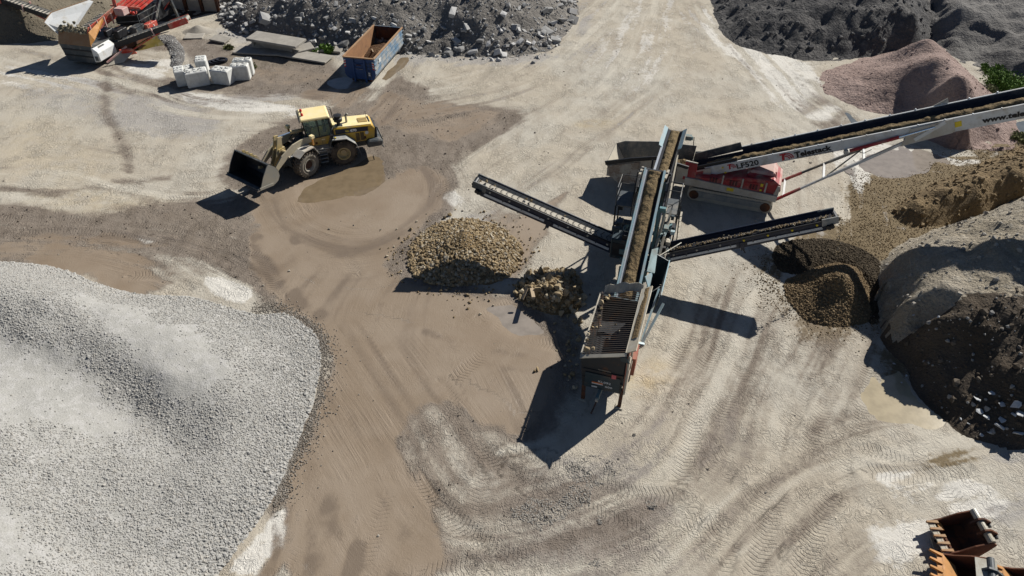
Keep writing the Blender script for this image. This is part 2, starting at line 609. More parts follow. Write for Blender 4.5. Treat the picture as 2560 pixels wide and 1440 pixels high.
# stones trodden in
for P, a in (([(1290, 1180), (1450, 1110), (1560, 1090), (1680, 1060), (1660, 1200), (1700, 1300), (1690, 1440), (1180, 1440), (1240, 1300)], .55), ([(60, 200), (260, 190), (300, 260), (190, 300), (50, 260)], .55), ([(330, 230), (480, 250), (560, 300), (470, 350), (290, 330), (240, 290)], .7),
             ([(440, 100), (540, 105), (560, 140), (470, 160)], .7), ([(560, 180), (780, 190), (740, 240), (600, 250)], .45), ([(660, 1200), (720, 1180), (760, 1230), (720, 1290)], .8), ([(2440, 1110), (2560, 1090), (2560, 1330), (2480, 1300), (2500, 1200)], .7),
             ([(530, 70), (640, 85), (860, 125), (1400, 135), (1440, 40), (1480, 60), (1430, 150), (1000, 160), (640, 120)], .8), ([(1000, 700), (960, 640), (1000, 540), (1120, 520), (1300, 560), (1330, 660), (1260, 730)], .55)):
    put_on('grav', patch(P, 1.2), a)
# brown stone spilled from the long conveyor's heap, and the mossy corner by the blocks
put_on('fines', patch([(2110, 450), (2200, 430), (2330, 395), (2470, 370), (2700, 300), (2700, 620), (2300, 640), (2190, 660), (2060, 600), (1960, 600), (2100, 540)], .8), 1)
put_on('fines', patch([(1900, 640), (1960, 590), (2100, 570), (2200, 700), (2190, 800), (2070, 850), (1960, 800)], 1.0), .6)
put_on('fines', patch([(2190, 870), (2250, 890), (2290, 950), (2200, 940)], .6), .7)
put_on('fines', patch([(2280, 1080), (2400, 1090), (2480, 1130), (2330, 1180)], .6), .6)
put_on('green', patch([(520, 145), (600, 125), (740, 150), (700, 175), (560, 165)], .9), .6)
put_on('green', patch([(2440, 1310), (2560, 1290), (2560, 1360), (2500, 1350)], .6), .35)

relief = fbm(GX, GY, .16, 3, 5) * .10 + fbm(GX, GY, .9, 4, 9) * .06 * (1 - .9 * ch['wet'])
relief += fbm(GX, GY, 2.6, 2, 14) * .05 * np.clip(ch['damp'] + .25, 0, 1) * (1 - ch['wet'])
# tyre tracks: (pixel path, how deep the tread bites)
TR = [([(2118, 360), (2122, 440), (2118, 540)], .9), ([(2165, 800), (2172, 880), (2170, 970), (2130, 1130), (2040, 1330), (2000, 1440)], .9), ([(2215, 1090), (2270, 1075), (2340, 1050)], 1), ([(2150, 1120), (2240, 1150), (2350, 1210), (2440, 1300)], 1),
      ([(2170, 1180), (2290, 1190), (2420, 1180)], 1), ([(2150, 1250), (2260, 1290), (2330, 1350)], .9), ([(2030, 960), (1990, 1060), (1880, 1200), (1800, 1440)], .6), ([(2080, 930), (2050, 1050), (1950, 1230), (1880, 1440)], .6),
      ([(1830, 830), (1760, 920), (1740, 1040), (1700, 1200)], .7), ([(1760, 780), (1690, 900), (1660, 1040)], .6), ([(1290, 1130), (1420, 1180), (1560, 1230), (1690, 1240)], .9), ([(1010, 1120), (1090, 1250), (1230, 1370), (1420, 1440)], 1),
      ([(1100, 960), (1180, 1080), (1290, 1200), (1480, 1320)], 1), ([(1290, 1180), (1430, 1260), (1600, 1330)], .7), ([(0, 548), (200, 552), (420, 590), (560, 640), (660, 700)], .9), ([(0, 590), (180, 580), (340, 600), (500, 660), (600, 720)], .9),
      ([(330, 560), (480, 590), (640, 640), (700, 740)], .6), ([(420, 500), (540, 480), (600, 420), (680, 350), (800, 300)], .9), ([(480, 540), (600, 470), (640, 400)], .7), ([(262, 170), (262, 270), (300, 350), (330, 440)], .8), ([(1010, 145), (960, 200), (900, 235)], .9),
      ([(1105, 140), (1075, 200), (1010, 240)], .9), ([(1190, 140), (1150, 200), (1090, 245)], .8), ([(1235, 150), (1210, 190), (1130, 250)], .8), ([(560, 240), (700, 225), (790, 205)], .9), ([(1090, 490), (1160, 400), (1280, 300), (1420, 230)], .8), ([(1010, 320), (1140, 290), (1290, 270)], .8),
      ([(900, 270), (1010, 250), (1180, 235)], .7), ([(1850, 170), (1960, 220), (2090, 320)], .9), ([(1910, 150), (2020, 210), (2140, 310)], .8), ([(1400, 320), (1300, 400), (1230, 480)], .6), ([(1480, 350), (1380, 420), (1290, 500)], .5), ([(1330, 855), (1390, 865), (1430, 870)], 1),
      ([(2210, 350), (2330, 395), (2450, 405), (2560, 370)], .9), ([(330, 690), (400, 690), (470, 720)], .9), ([(1960, 640), (1900, 760), (1870, 900)], .5), ([(1550, 0), (1520, 150), (1440, 290)], .4), ([(1640, 0), (1640, 160), (1600, 300)], .4), ([(1700, 0), (1730, 150), (1740, 290)], .3),
      ([(40, 250), (200, 300), (420, 400)], .3), ([(1840, 1280), (1700, 1360), (1640, 1440)], .6), ([(1960, 1180), (1800, 1330), (1730, 1440)], .6), ([(1130, 580), (1240, 520), (1330, 470)], .5),
      ([(880, 1260), (850, 1340), (810, 1440)], .35), ([(960, 1240), (930, 1340), (890, 1440)], .35), ([(800, 1230), (770, 1330), (730, 1440)], .35)]
# long streaks that wheels have drawn along the routes through the yard
LANES = [([(1180, 1020), (1230, 1120), (1360, 1210), (1560, 1270), (1720, 1230)], 7, 1.0), ([(960, 1080), (1040, 1220), (1180, 1340), (1400, 1440)], 7, 1.0), ([(-150, 470), (300, 470), (560, 500), (700, 640), (800, 900), (820, 1440)], 9, 1.0), ([(-100, 580), (300, 600), (600, 700), (760, 900), (900, 1200)], 6, 1.0), ([(1640, -60), (1560, 200), (1350, 350), (1150, 480), (950, 650), (850, 900), (850, 1500)], 11, .8),
         ([(100, 150), (300, 190), (480, 260), (740, 270), (1000, 260), (1300, 180), (1500, 20)], 9, 1.0), ([(2110, 360), (2080, 650), (1990, 900), (1850, 1200), (1700, 1500)], 10, .9), ([(1800, 800), (1650, 1100), (1450, 1250), (1150, 1300), (1000, 1100), (900, 950)], 8, .9),
         ([(1780, 40), (1950, 220), (2150, 350), (2450, 405)], 8, 1.0), ([(1020, 120), (960, 220), (860, 320), (700, 420), (480, 480), (200, 430)], 8, .9), ([(700, 470), (760, 560), (880, 600), (1000, 560), (1060, 460), (1000, 380)], 6, .8), ([(1900, 1500), (2150, 1250), (2400, 1180), (2600, 1150)], 9, .9)]
for i, (P, w, a) in enumerate(LANES):
    d, al, lat = line_dist(GX, GY, smooth_line(wpts(P), 8))
    m = 1 - sstep(w * .25, w * .62, d + fbm(GX, GY, .2, 2, 200 + i) * 3)
    sn = fbm(al * .10 + i * 9, lat * 1.5 + fbm(GX, GY, .12, 2, 5) * 3, 1.0, 4, 300 + i, .62) * 2.2
    ch['streak'] = ch['streak'] * (1 - m) + sn * m * a
    own = m > .02
    ch['lu'] = np.where(own, al + i * 37, ch['lu']); ch['lv'] = np.where(own, lat, ch['lv']); ch['lm'] = np.where(own, m * a, ch['lm'])
for P, w_, a in (([(900, 1290), (870, 1350), (830, 1440)], .35, -.9), ([(985, 1280), (950, 1360), (920, 1440)], .3, -.7), ([(760, 1260), (735, 1350), (705, 1440)], .35, -.6), ([(840, 1250), (800, 1350), (770, 1440)], .8, .9), ([(940, 1260), (900, 1360), (870, 1440)], .8, .8), ([(1040, 1260), (1010, 1350), (990, 1440)], .7, .7), ([(720, 1260), (690, 1360), (660, 1440)], .6, .7),
                 ([(1060, 830), (1180, 870), (1310, 885)], .4, .8), ([(1130, 870), (1210, 910), (1330, 930)], .35, .6), ([(690, 560), (760, 620), (860, 640), (960, 600)], .5, .5), ([(730, 600), (820, 680), (940, 680)], .4, .5), ([(640, 560), (650, 640), (720, 730), (800, 790)], .8, .8), ([(1000, 700), (960, 740), (940, 800)], .4, .4)):
    m = stroke(P, w_, .25, .15); ch['streak'] = ch['streak'] + m * a * np.clip(.35 + fbm(GX, GY, .8, 4, 61, .7) * 2.6, 0, 1)
rt = random.Random(5)
for k in range(46):       # fainter passes over the trodden ground
    px, py = rt.uniform(1230, 2180), rt.uniform(250, 1440)
    an = rt.gauss(1.9, .35); ln = rt.uniform(60, 190); bend = rt.uniform(-.5, .5)
    TR.insert(0, ([(px + math.cos(an + bend * j) * ln * j, py + math.sin(an + bend * j) * ln * j * .8) for j in range(3)], rt.uniform(.25, .55)))
for k in range(16):
    px, py = rt.uniform(60, 1000), rt.uniform(240, 560)
    an = rt.gauss(.25, .3); ln = rt.uniform(60, 150); bend = rt.uniform(-.3, .3)
    TR.insert(0, ([(px + math.cos(an + bend * j) * ln * j, py + math.sin(an + bend * j) * ln * j * .5) for j in range(3)], rt.uniform(.25, .5)))
for P, a in TR:
    d, al, lat = line_dist(GX, GY, smooth_line(wpts(P), 6))
    w = .36
    m = d < w + .3
    inn = 1 - sstep(w - .06, w + .1, d)
    patchy = np.clip(.42 + fbm(GX, GY, .45, 3, 77) * 3.2, 0, 1)
    a = a * .9
    ch['tu'] = np.where(m, al, ch['tu']); ch['tv'] = np.where(m, lat / w, ch['tv'])
    ch['tm'] = np.where(m, inn * a * patchy, ch['tm'])
    relief += (-.030 * a * inn + .026 * a * np.exp(-((d - w - .1) / .1) ** 2)) * (.3 + .7 * patchy)
# hollows where water stands
PUD = [([(770, 462), (880, 415), (940, 390), (966, 415), (958, 455), (900, 485), (820, 505), (740, 505)], .6), ([(2170, 990), (2235, 925), (2265, 960), (2310, 1010), (2365, 1050), (2310, 1065), (2250, 1050), (2190, 1035)], .6),
       ([(330, 115), (380, 90), (425, 95), (400, 112), (350, 125)], .5), ([(2150, 415), (2230, 375), (2330, 400), (2320, 425), (2230, 445)], .5), ([(2535, 330), (2600, 300), (2700, 400), (2570, 365)], .6),
       ([(1205, 770), (1280, 760), (1340, 800), (1370, 835), (1290, 830)], .5), ([(820, 205), (880, 195), (900, 215), (850, 222)], .5), ([(960, 195), (1000, 150), (1020, 145), (990, 185)], .4), ([(2118, 285), (2135, 298), (2175, 345), (2160, 345)], .3)]
pool = np.zeros(GX.shape)
for P, f in PUD: pool = np.maximum(pool, patch(P, f, .7))
relief = relief * (1 - .8 * pool) - .07 * pool
relief *= 1 - sstep(60, 110, np.hypot(GX, GY - 40))


def grid_mesh(name, X, Y, Z, keep=None):
    ny, nx = X.shape
    idx = np.arange(nx * ny).reshape(ny, nx)
    q = np.stack([idx[:-1, :-1], idx[:-1, 1:], idx[1:, 1:], idx[1:, :-1]], -1).reshape(-1, 4)
    co = np.stack([X, Y, Z], -1).reshape(-1, 3)
    if keep is not None:
        q = q[keep.reshape(-1)[q].any(1)]
        used = np.zeros(len(co), bool); used[q.reshape(-1)] = True
        mp = np.cumsum(used) - 1
        co = co[used]; q = mp[q]
    else:
        used = np.ones(len(co), bool)
    me = bpy.data.meshes.new(name)
    me.vertices.add(len(co)); me.loops.add(len(q) * 4); me.polygons.add(len(q))
    me.vertices.foreach_set('co', co.astype(np.float32).reshape(-1))
    me.loops.foreach_set('vertex_index', q.astype(np.int32).reshape(-1))
    me.polygons.foreach_set('loop_start', np.arange(0, len(q) * 4, 4, dtype=np.int32))
    me.polygons.foreach_set('use_smooth', np.ones(len(q), bool))
    me.update(calc_edges=True)
    return me, used


def add_attr(me, name, arr):
    a = me.attributes.new(name, 'FLOAT', 'POINT')
    a.data.foreach_set('value', arr.astype(np.float32).reshape(-1))


gm, _ = grid_mesh('ground', GX, GY, relief)
for k, v in ch.items(): add_attr(gm, k, v)


def ground_z(x, y):
    i = int(np.clip(np.searchsorted(gx, x), 1, len(gx) - 1)); j = int(np.clip(np.searchsorted(gy, y), 1, len(gy) - 1))
    return float(relief[j, i])


def ground_mat():
    t = T('trodden_ground')
    A = {k: t.attr(k) for k in ch}
    nbig = t.noise(.10, 5, .6)
    nmid = t.noise(.9, 6, .65)
    nst = t.noise(1.4, 6, .7, vec=t.vec(1, .35, 1, .5))
    nsm = t.noise(7, 6, .7)
    nfi = t.noise(38, 4, .7)
    vo = t.voro(15)
    voc = t.voro(15, 'Color')
    jit = t.math('ADD', t.math('MULTIPLY', t.math('SUBTRACT', nmid, .5), .9), t.math('MULTIPLY', t.math('SUBTRACT', nsm, .5), .55))
    jit = t.math('ADD', jit, t.math('MULTIPLY', A['streak'], .95))

    cv = t.t.nodes.new("ShaderNodeCombineXYZ")
    t.set(cv.inputs[0], t.math('MULTIPLY', A['lu'], .22)); t.set(cv.inputs[1], t.math('MULTIPLY', A['lv'], 3.2))
    fs = t.math('MULTIPLY', t.math('SUBTRACT', t.noise(1.0, 5, .7, vec=cv.outputs[0], dist=.4), .5), t.math('MULTIPLY', A['lm'], t.step(t.noise(.33, 4, .6), .42, .66, .12, 1.0)))
    jit = t.math('ADD', jit, t.math('MULTIPLY', fs, 1.3))
    jit = t.math('ADD', jit, t.math('MULTIPLY', t.math('SUBTRACT', t.noise(2.6, 5, .7), .5), .8))

    def edge2(k, lo, hi): return t.step(t.math('ADD', A[k], t.math('MULTIPLY', jit, .6)), lo, hi)

    def edge(k, lo=.38, hi=.62): return t.step(t.math('ADD', A[k], jit), lo, hi)
    c = t.mix(t.step(nbig, .38, .62), (.405, .358, .285), (.425, .395, .335))
    c = t.mix(t.step(t.noise(.28, 5, .65, vec=t.vec(1, .5, 1, .35)), .48, .68, 0, .55), c, (.325, .285, .23))
    c = t.mix(t.step(nst, .45, .72, 0, .65), c, (.30, .262, .21))
    c = t.mix(t.step(nmid, .54, .76, 0, .6), c, (.51, .47, .395))
    c = t.mix(t.step(A['streak'], .0, .55, 0, .72), c, (.27, .232, .185))
    c = t.mix(t.step(A['streak'], -.05, -.6, 0, .55), c, (.52, .485, .41))
    c = t.mix(t.math('MULTIPLY', A['warm'], t.step(nmid, .3, .7, 0, .75)), c, (.42, .33, .19))
    c = t.mix(t.math('MULTIPLY', edge('green', .45, .7), .8), c, (.20, .19, .085))
    c = t.mix(edge('fines', .3, .7), c, (.175, .135, .082))
    c = t.mix(t.math('MULTIPLY', edge('pale', .35, .75), .9), c, (.60, .575, .52))
    g = t.mix(t.step(t.math('MULTIPLY', nfi, 1), .3, .7), (.24, .225, .21), (.42, .40, .375))
    c = t.mix(t.math('MULTIPLY', edge('grav', .3, .8), .75), c, g)
    da = t.math('MULTIPLY', edge2('damp', .14, .66), .9)
    c = t.mix(da, c, t.mix(t.step(nst, .35, .65), (.145, .116, .092), (.205, .170, .138)))
    we = edge2('wet', .32, .66)
    c = t.mix(we, c, t.mix(t.step(t.noise(.22, 4, .6), .35, .65), (.212, .160, .110), (.248, .195, .142)))
    c = t.mix(t.math('MULTIPLY', we, t.step(A['streak'], .0, .6, 0, .7)), c, (.140, .108, .080))
    c = t.mix(t.math('MULTIPLY', we, t.step(A['streak'], -.1, -.6, 0, .3)), c, (.28, .225, .17))
    c = t.mix(t.step(nfi, .5, .85, 0, .35), c, t.scale_col(c, .7))
    c = t.mix(t.math('MULTIPLY', t.math('SUBTRACT', 1, we), t.step(vo, .0, .22, .35, 0)), c, t.scale_col(c, 1.2))
    c = t.mix(t.step(fs, .02, .22, 0, .5), c, t.scale_col(c, .62))
    c = t.mix(t.step(fs, -.04, -.22, 0, .45), c, t.scale_col(c, 1.28))
    # tread pattern pressed in by tyres
    lug = t.math('PINGPONG', t.math('ADD', t.math('MULTIPLY', A['tu'], 5.6), t.math('MULTIPLY', t.math('ABSOLUTE', A['tv']), .7)), .5)
    lug = t.step(t.math('ADD', lug, t.math('MULTIPLY', t.math('SUBTRACT', nsm, .5), .6)), .06, .20)
    lug = t.math('SUBTRACT', 1, lug)
    tre = t.math('MULTIPLY', t.math('MULTIPLY', lug, A['tm']), 1.0)
    dry = t.math('SUBTRACT', 1, t.math('MULTIPLY', we, .88))
    crk = t.noise(3.0, 3, .65, vec=t.vec(1, .8, 1, .3), dist=1.2)
    crk = t.math('ABSOLUTE', t.math('SUBTRACT', crk, .5))
    rel = t.math('ADD', t.math('MULTIPLY', t.step(crk, 0, .10), t.step(t.noise(.5, 3, .6), .42, .62, .15, 1.1)), t.math('ADD', t.math('MULTIPLY', nsm, 1.1), t.math('MULTIPLY', nfi, .55)))
    rel = t.math('ADD', rel, t.math('MULTIPLY', t.step(vo, 0, .55), t.math('MULTIPLY', t.math('ADD', A['grav'], A['damp']), -.9)))
    rel = t.math('ADD', t.math('MULTIPLY', rel, dry), t.math('ADD', t.math('MULTIPLY', tre, -1.9), t.math('MULTIPLY', fs, -3.0)))
    nb = t.bump(rel, .026, 1.0)
    rough = t.math('SUBTRACT', .95, t.math('MULTIPLY', we, t.step(t.math('ADD', nmid, t.math('MULTIPLY', A['streak'], .5)), .35, .75, .28, .52)))
    return t.out(c, rough, nb, 0, t.math('ADD', .12, t.math('MULTIPLY', we, .25)))


M['ground'] = ground_mat()
gm.materials.append(M['ground'])
ground = put('ground', gm)
tag(ground, 'trodden tan and grey earth of the yard with tyre tracks and a tongue of brown mud', kind='structure')


def water(name, col, rough=.06):
    t = T(name)
    n = t.noise(1.6, 5, .6)
    c = t.mix(t.step(n, .35, .7), col, tuple(x * .8 for x in col))
    return t.out(c, rough, t.bump(t.noise(5, 3), .002, .5), 0, .45)


WM = [water('brown_puddle_water', (.19, .143, .090), .07), water('tan_puddle_water', (.38, .32, .215), .10), water('olive_puddle_water', (.125, .10, .03)), water('grey_puddle_water', (.27, .235, .20), .08), water('clear_puddle_water', (.12, .13, .13), .03)]
PL = [(0, -.045, 'brown muddy puddle beside the wheel loader'), (1, -.03, 'tan milky puddle at the foot of the dark rubble bank'), (2, -.03, 'olive green puddle beside the red screener'), (3, -.03, 'grey slurry puddle under the long white conveyor'), (4, -.02, 'sky-reflecting puddle at the right edge beyond the pink heap'),
      (3, -.045, 'thin grey puddle left of the boulder heap'), (3, -.03, 'grey puddle at the foot of the blue container'), (0, -.03, 'narrow brown puddle along the blue container'), (4, -.03, 'long rut puddle beside the pink heap')]
for (P, f), (w, z, lab) in zip(PUD, PL):
    Q = closed_smooth(wpts(P), 4)
    cx, cy = sum(p[0] for p in Q) / len(Q), sum(p[1] for p in Q) / len(Q)
    Q = [(cx + (x - cx) * 1.45, cy + (y - cy) * 1.45, z + .004) for x, y in Q]
    o = MB().add(Q, [list(range(len(Q)))]).build('puddle', WM[w])
    tag(o, lab, kind='structure')

# ------------------------------------------------------------------ heaps of material
class Heap:
    """a tipped heap: a surface through surveyed points that runs out to the ground at its foot"""
    def __init__(s, name, label, pts, foot, mat, res=.2, rough=.12, rsc=1.2, group=None, cat='heap', edge=.5, world=False, ridged=0.0, seed=0, soft=.35):
        s.soft = soft
        W = (lambda p: p) if world else (lambda p: tuple(G(*p[:2], p[2] if len(p) > 2 else 0)))
        s.C = np.array([W(p) for p in pts], float)
        s.F = closed_smooth([W(p)[:2] for p in foot], 3)
        fp = []
        n = len(s.F)
        for i in range(n):
            a, b = np.array(s.F[i]), np.array(s.F[(i + 1) % n])
            k = max(1, int(np.hypot(*(b - a)) / 1.6))
            fp += [tuple(a + (b - a) * j / k) for j in range(k)]
        P = np.vstack([s.C[:, :2], np.array(fp)])
        h = np.concatenate([s.C[:, 2], np.zeros(len(fp))])
        D = np.sqrt((P[:, None, 0] - P[None, :, 0]) ** 2 + (P[:, None, 1] - P[None, :, 1]) ** 2 + s.soft ** 2)
        A = np.zeros((len(P) + 1, len(P) + 1))
        A[:-1, :-1] = D + np.eye(len(P)) * -.05
        A[-1, :-1] = 1; A[:-1, -1] = 1
        s.P, s.w = P, np.linalg.solve(A, np.append(h, 0))
        s.rough, s.rsc, s.edge, s.ridged, s.seed = rough, rsc, edge, ridged, seed
        f = np.array(s.F)
        s.lo, s.hi = f.min(0) - .6, f.max(0) + .6
        x = np.arange(s.lo[0], s.hi[0], res); y = np.arange(s.lo[1], s.hi[1], res)
        X, Y = np.meshgrid(x, y)
        Z = s.h(X, Y)
        c = f.mean(0)
        me, _ = grid_mesh(name, X - c[0], Y - c[1], Z, Z > -.12)
        me.materials.append(mat)
        s.ob = put(name, me, None, Matrix.Translation((c[0], c[1], 0)))
        s.c = c
        tag(s.ob, label, cat, group)

    def h(s, X, Y):
        X = np.asarray(X, float); Y = np.asarray(Y, float)
        sh = X.shape
        x, y = X.reshape(-1), Y.reshape(-1)
        o = np.full(x.shape, s.w[-1])
        for k in range(len(s.P)):
            o += s.w[k] * np.sqrt((x - s.P[k, 0]) ** 2 + (y - s.P[k, 1]) ** 2 + s.soft ** 2)
        wx = x + fbm(x, y, .8, 3, 41 + s.seed) * s.edge * 2; wy = y + fbm(x, y, .8, 3, 57 + s.seed) * s.edge * 2
        sd = poly_sd(wx, wy, s.F)
        o = np.where(sd < 0, np.maximum(o, .02), -.35 * sd)
        k = sstep(0, 1.2, -sd)
        o += s.rough * 2 * fbm(x, y, s.rsc, 5, 71 + s.seed) * k
        if s.ridged:
            o -= s.ridged * np.abs(fbm(x + fbm(x, y, .6, 2, 5) * 1.5, y, .45, 3, 91 + s.seed)) * 2 * k
        return o.reshape(sh)

    def normal(s, x, y, e=.15):
        hx = (s.h(np.array([x + e]), np.array([y])) - s.h(np.array([x - e]), np.array([y])))[0] / (2 * e)
        hy = (s.h(np.array([x]), np.array([y + e])) - s.h(np.array([x]), np.array([y - e])))[0] / (2 * e)
        return Vector((-hx, -hy, 1)).normalized()

    def sample(s, n, rng=RNG, inset=.0, clump=0):
        out = np.zeros((0, 2))
        while len(out) < n:
            p = rng.uniform(s.lo, s.hi, (n * 2, 2))
            p = p[poly_sd(p[:, 0], p[:, 1], s.F) < -inset]
            out = np.vstack([out, p])
        out = out[:n]
        return np.column_stack([out, s.h(out[:, 0], out[:, 1])])


def rock_meshes(name, n, mat, jag=.3, seed=3, flatten=.75):
    rr = random.Random(seed)
    out = []
    for i in range(n):
        bm = bmesh.new()
        for k in range(13):
            v = Vector((rr.gauss(0, 1), rr.gauss(0, 1), rr.gauss(0, 1))).normalized() * (1 - rr.random() * jag)
            bm.verts.new((v.x * .5, v.y * .5 * rr.uniform(.7, 1), v.z * .5 * flatten))
        bmesh.ops.convex_hull(bm, input=bm.verts)
        for v in [v for v in bm.verts if not v.link_faces]: bm.verts.remove(v)
        me = bpy.data.meshes.new(name)
        bm.to_mesh(me); bm.free()
        me.materials.append(mat)
        out.append(me)
    return out


def block_meshes(name, n, mat, seed=3):
    """broken concrete: slabs and blocks with knocked-off corners"""
    rr = random.Random(seed)
    out = []
    for i in range(n):
        bm = bmesh.new()
        d = (1, rr.uniform(.5, .95), rr.uniform(.25, .7))
        for x in (-.5, .5):
            for y in (-.5, .5):
                for z in (-.5, .5):
                    k = rr.random() < .3
                    bm.verts.new((x * d[0] * (rr.uniform(.4, .8) if k else rr.uniform(.85, 1.05)), y * d[1] * rr.uniform(.8, 1.05), z * d[2] * rr.uniform(.8, 1.05)))
        bm.verts.new((.0, rr.uniform(-.1, .1), .62 * d[2]))
        bmesh.ops.convex_hull(bm, input=bm.verts)
        for v in [v for v in bm.verts if not v.link_faces]: bm.verts.remove(v)
        me = bpy.data.meshes.new(name)
        bm.to_mesh(me); bm.free()
        me.materials.append(mat)
        out.append(me)
    return out


def euler_rand(rng, n): return rng.uniform(0, 2 * math.pi, (n, 3))


def stones(heap, name, meshes, pts, sizes, sink=.2, ob=None, c=None):
    """single stones as parts of their heap"""
    ob = ob or heap.ob
    c = heap.c if heap is not None else c
    for p, sz in zip(pts, sizes):
        o = bpy.data.objects.new(name, random.choice(meshes))
        COL.objects.link(o)
        o.parent = ob
        o.location = (p[0] - c[0], p[1] - c[1], p[2] + sz * (.5 - sink) * .6)
        o.rotation_euler = (random.uniform(-.5, .5), random.uniform(-.5, .5), random.uniform(0, 6.28))
        o.scale = (sz * random.uniform(.85, 1.15), sz, sz * random.uniform(.8, 1.05))


_NG = {}


def stuff_group(mat, key, jag, variants=4, flatten=.8):
    """node group that sets small irregular stones on a cloud of points"""
    ng = bpy.data.node_groups.new('stones_' + key, 'GeometryNodeTree')
    ng.interface.new_socket('Geometry', in_out='INPUT', socket_type='NodeSocketGeometry')
    ng.interface.new_socket('Geometry', in_out='OUTPUT', socket_type='NodeSocketGeometry')
    N = ng.nodes; L = ng.links
    gi = N.new('NodeGroupInput'); go = N.new('NodeGroupOutput')
    join = N.new('GeometryNodeGeometryToInstance')
    for i in range(variants):
        ico = N.new('GeometryNodeMeshIcoSphere'); ico.inputs['Radius'].default_value = .5; ico.inputs['Subdivisions'].default_value = 1
        sp = N.new('GeometryNodeSetPosition')
        rv = N.new('FunctionNodeRandomValue'); rv.data_type = 'FLOAT_VECTOR'
        rv.inputs[0].default_value = (-jag,) * 3; rv.inputs[1].default_value = (jag,) * 3
        rv.inputs['Seed'].default_value = i * 7 + 1
        L.new(ico.outputs['Mesh'], sp.inputs['Geometry']); L.new(rv.outputs[0], sp.inputs['Offset'])
        L.new(sp.outputs[0], join.inputs[0])
    iop = N.new('GeometryNodeInstanceOnPoints')
    iop.inputs['Pick Instance'].default_value = True
    ri = N.new('FunctionNodeRandomValue'); ri.data_type = 'INT'
    ri.inputs[4].default_value = 0; ri.inputs[5].default_value = variants - 1
    rr = N.new('FunctionNodeRandomValue'); rr.data_type = 'FLOAT_VECTOR'
    rr.inputs[1].default_value = (6.28,) * 3
    rr.inputs['Seed'].default_value = 5
    e2r = N.new('FunctionNodeEulerToRotation')
    sc = N.new('GeometryNodeInputNamedAttribute'); sc.data_type = 'FLOAT'; sc.inputs[0].default_value = 'size'
    sm = N.new('GeometryNodeSetMaterial'); sm.inputs['Material'].default_value = mat
    L.new(gi.outputs[0], iop.inputs['Points']); L.new(join.outputs[0], iop.inputs['Instance'])
    L.new(ri.outputs[2], iop.inputs['Instance Index'])
    L.new(rr.outputs[0], e2r.inputs[0]); L.new(e2r.outputs[0], iop.inputs['Rotation'])
    L.new(sc.outputs['Attribute'], iop.inputs['Scale'])
    L.new(iop.outputs[0], sm.inputs['Geometry']); L.new(sm.outputs[0], go.inputs[0])
    return ng


def stuff(name, pts, sizes, mat, parent=None, c=(0, 0), jag=.14, label=None):
    """stones too many and too small to pick apart: one object"""
    key = mat.name + str(jag)
    if key not in _NG: _NG[key] = stuff_group(mat, key, jag)
    co = np.array(pts, float).copy()
    co[:, 0] -= c[0]; co[:, 1] -= c[1]
    me = bpy.data.meshes.new(name)
    me.vertices.add(len(co))
    me.vertices.foreach_set('co', co.astype(np.float32).reshape(-1))
    a = me.attributes.new('size', 'FLOAT', 'POINT')
    a.data.foreach_set('value', np.asarray(sizes, np.float32))
    me.materials.append(mat)
    o = put(name, me, parent)
    md = o.modifiers.new('stones', 'NODES')
    md.node_group = _NG[key]
    tag(o, label, kind='stuff')
    return o
# ------------------------------------------------------------------ stockpiles
M['gravel'] = soil('crushed_grey_gravel', (.315, .308, .285), (.345, .336, .31), 1, .035, 18, (.385, .375, .355), .45, lump=.8)
M['gravelstone'] = rockmat('grey_gravel_stones', (.32, .313, .292), (.40, .388, .362), (.37, .35, .315))
M['gravedge'] = rockmat('muddy_gravel_stones', (.13, .11, .085), (.33, .30, .26))
M['clay'] = soil('brown_stony_clay', (.235, .165, .085), (.175, .125, .068), 1, .06, 12)
M['claystone'] = rockmat('clay_coated_stones', (.21, .155, .088), (.32, .245, .145), (.37, .32, .24))
M['boulder'] = rockmat('clay_boulders', (.26, .195, .11), (.36, .285, .18), (.40, .345, .25))
M['fines'] = soil('brown_fine_spoil', (.165, .118, .064), (.20, .145, .08), 1.2, .05, 14)
M['finestone'] = rockmat('brown_spoil_stones', (.15, .105, .056), (.24, .175, .10))
M['darkstone'] = rockmat('dark_spoil_stones', (.05, .038, .024), (.09, .068, .042))  # much darker brown than the stones of the cone
M['darkspoil'] = soil('dark_spoil_soil', (.055, .042, .027), (.075, .057, .037), 1.2, .05, 14)  # much darker brown than the spoil of the cone
M['brown'] = soil('brown_soil', (.215, .155, .085), (.18, .128, .07), 1, .09, 9, (.25, .185, .105), .4, lump=1.4)
M['crust'] = soil('dry_grey_crust', (.375, .33, .262), (.32, .275, .205), 1, .15, 8, (.42, .38, .31), .4, lump=1.6)
M['darkbank'] = soil('dark_soil_and_face_shade', (.078, .060, .042), (.10, .08, .06), 1, .1, 9, (.15, .13, .10), .28)  # paints shade on the bank's face; plain dark soil on the other heap
M['asphalt'] = soil('asphalt_planings', (.082, .080, .080), (.11, .105, .10), .8, .18, 5, (.16, .15, .14), .40, stretch=(1, .55, 1, .4), lump=1.6)
M['ash'] = soil('grey_ash', (.20, .19, .178), (.145, .138, .13), .8, .12, 7, (.10, .095, .09), .35, lump=1.3)
M['pink'] = soil('pink_stone_dust', (.32, .24, .21), (.255, .187, .162), .9, .11, 7, (.205, .142, .118), .36)
M['gritbrown'] = soil('grey_brown_grit', (.185, .16, .118), (.15, .128, .094), 1, .08, 7, (.16, .14, .105), .4)
M['rubblesoil'] = soil('grey_rubble_fines', (.21, .195, .175), (.165, .152, .136), .9, .13, 6, (.28, .262, .235), .35, lump=1.5)
M['rubble'] = rockmat('broken_concrete', (.24, .235, .225), (.38, .375, .36), (.50, .49, .47))
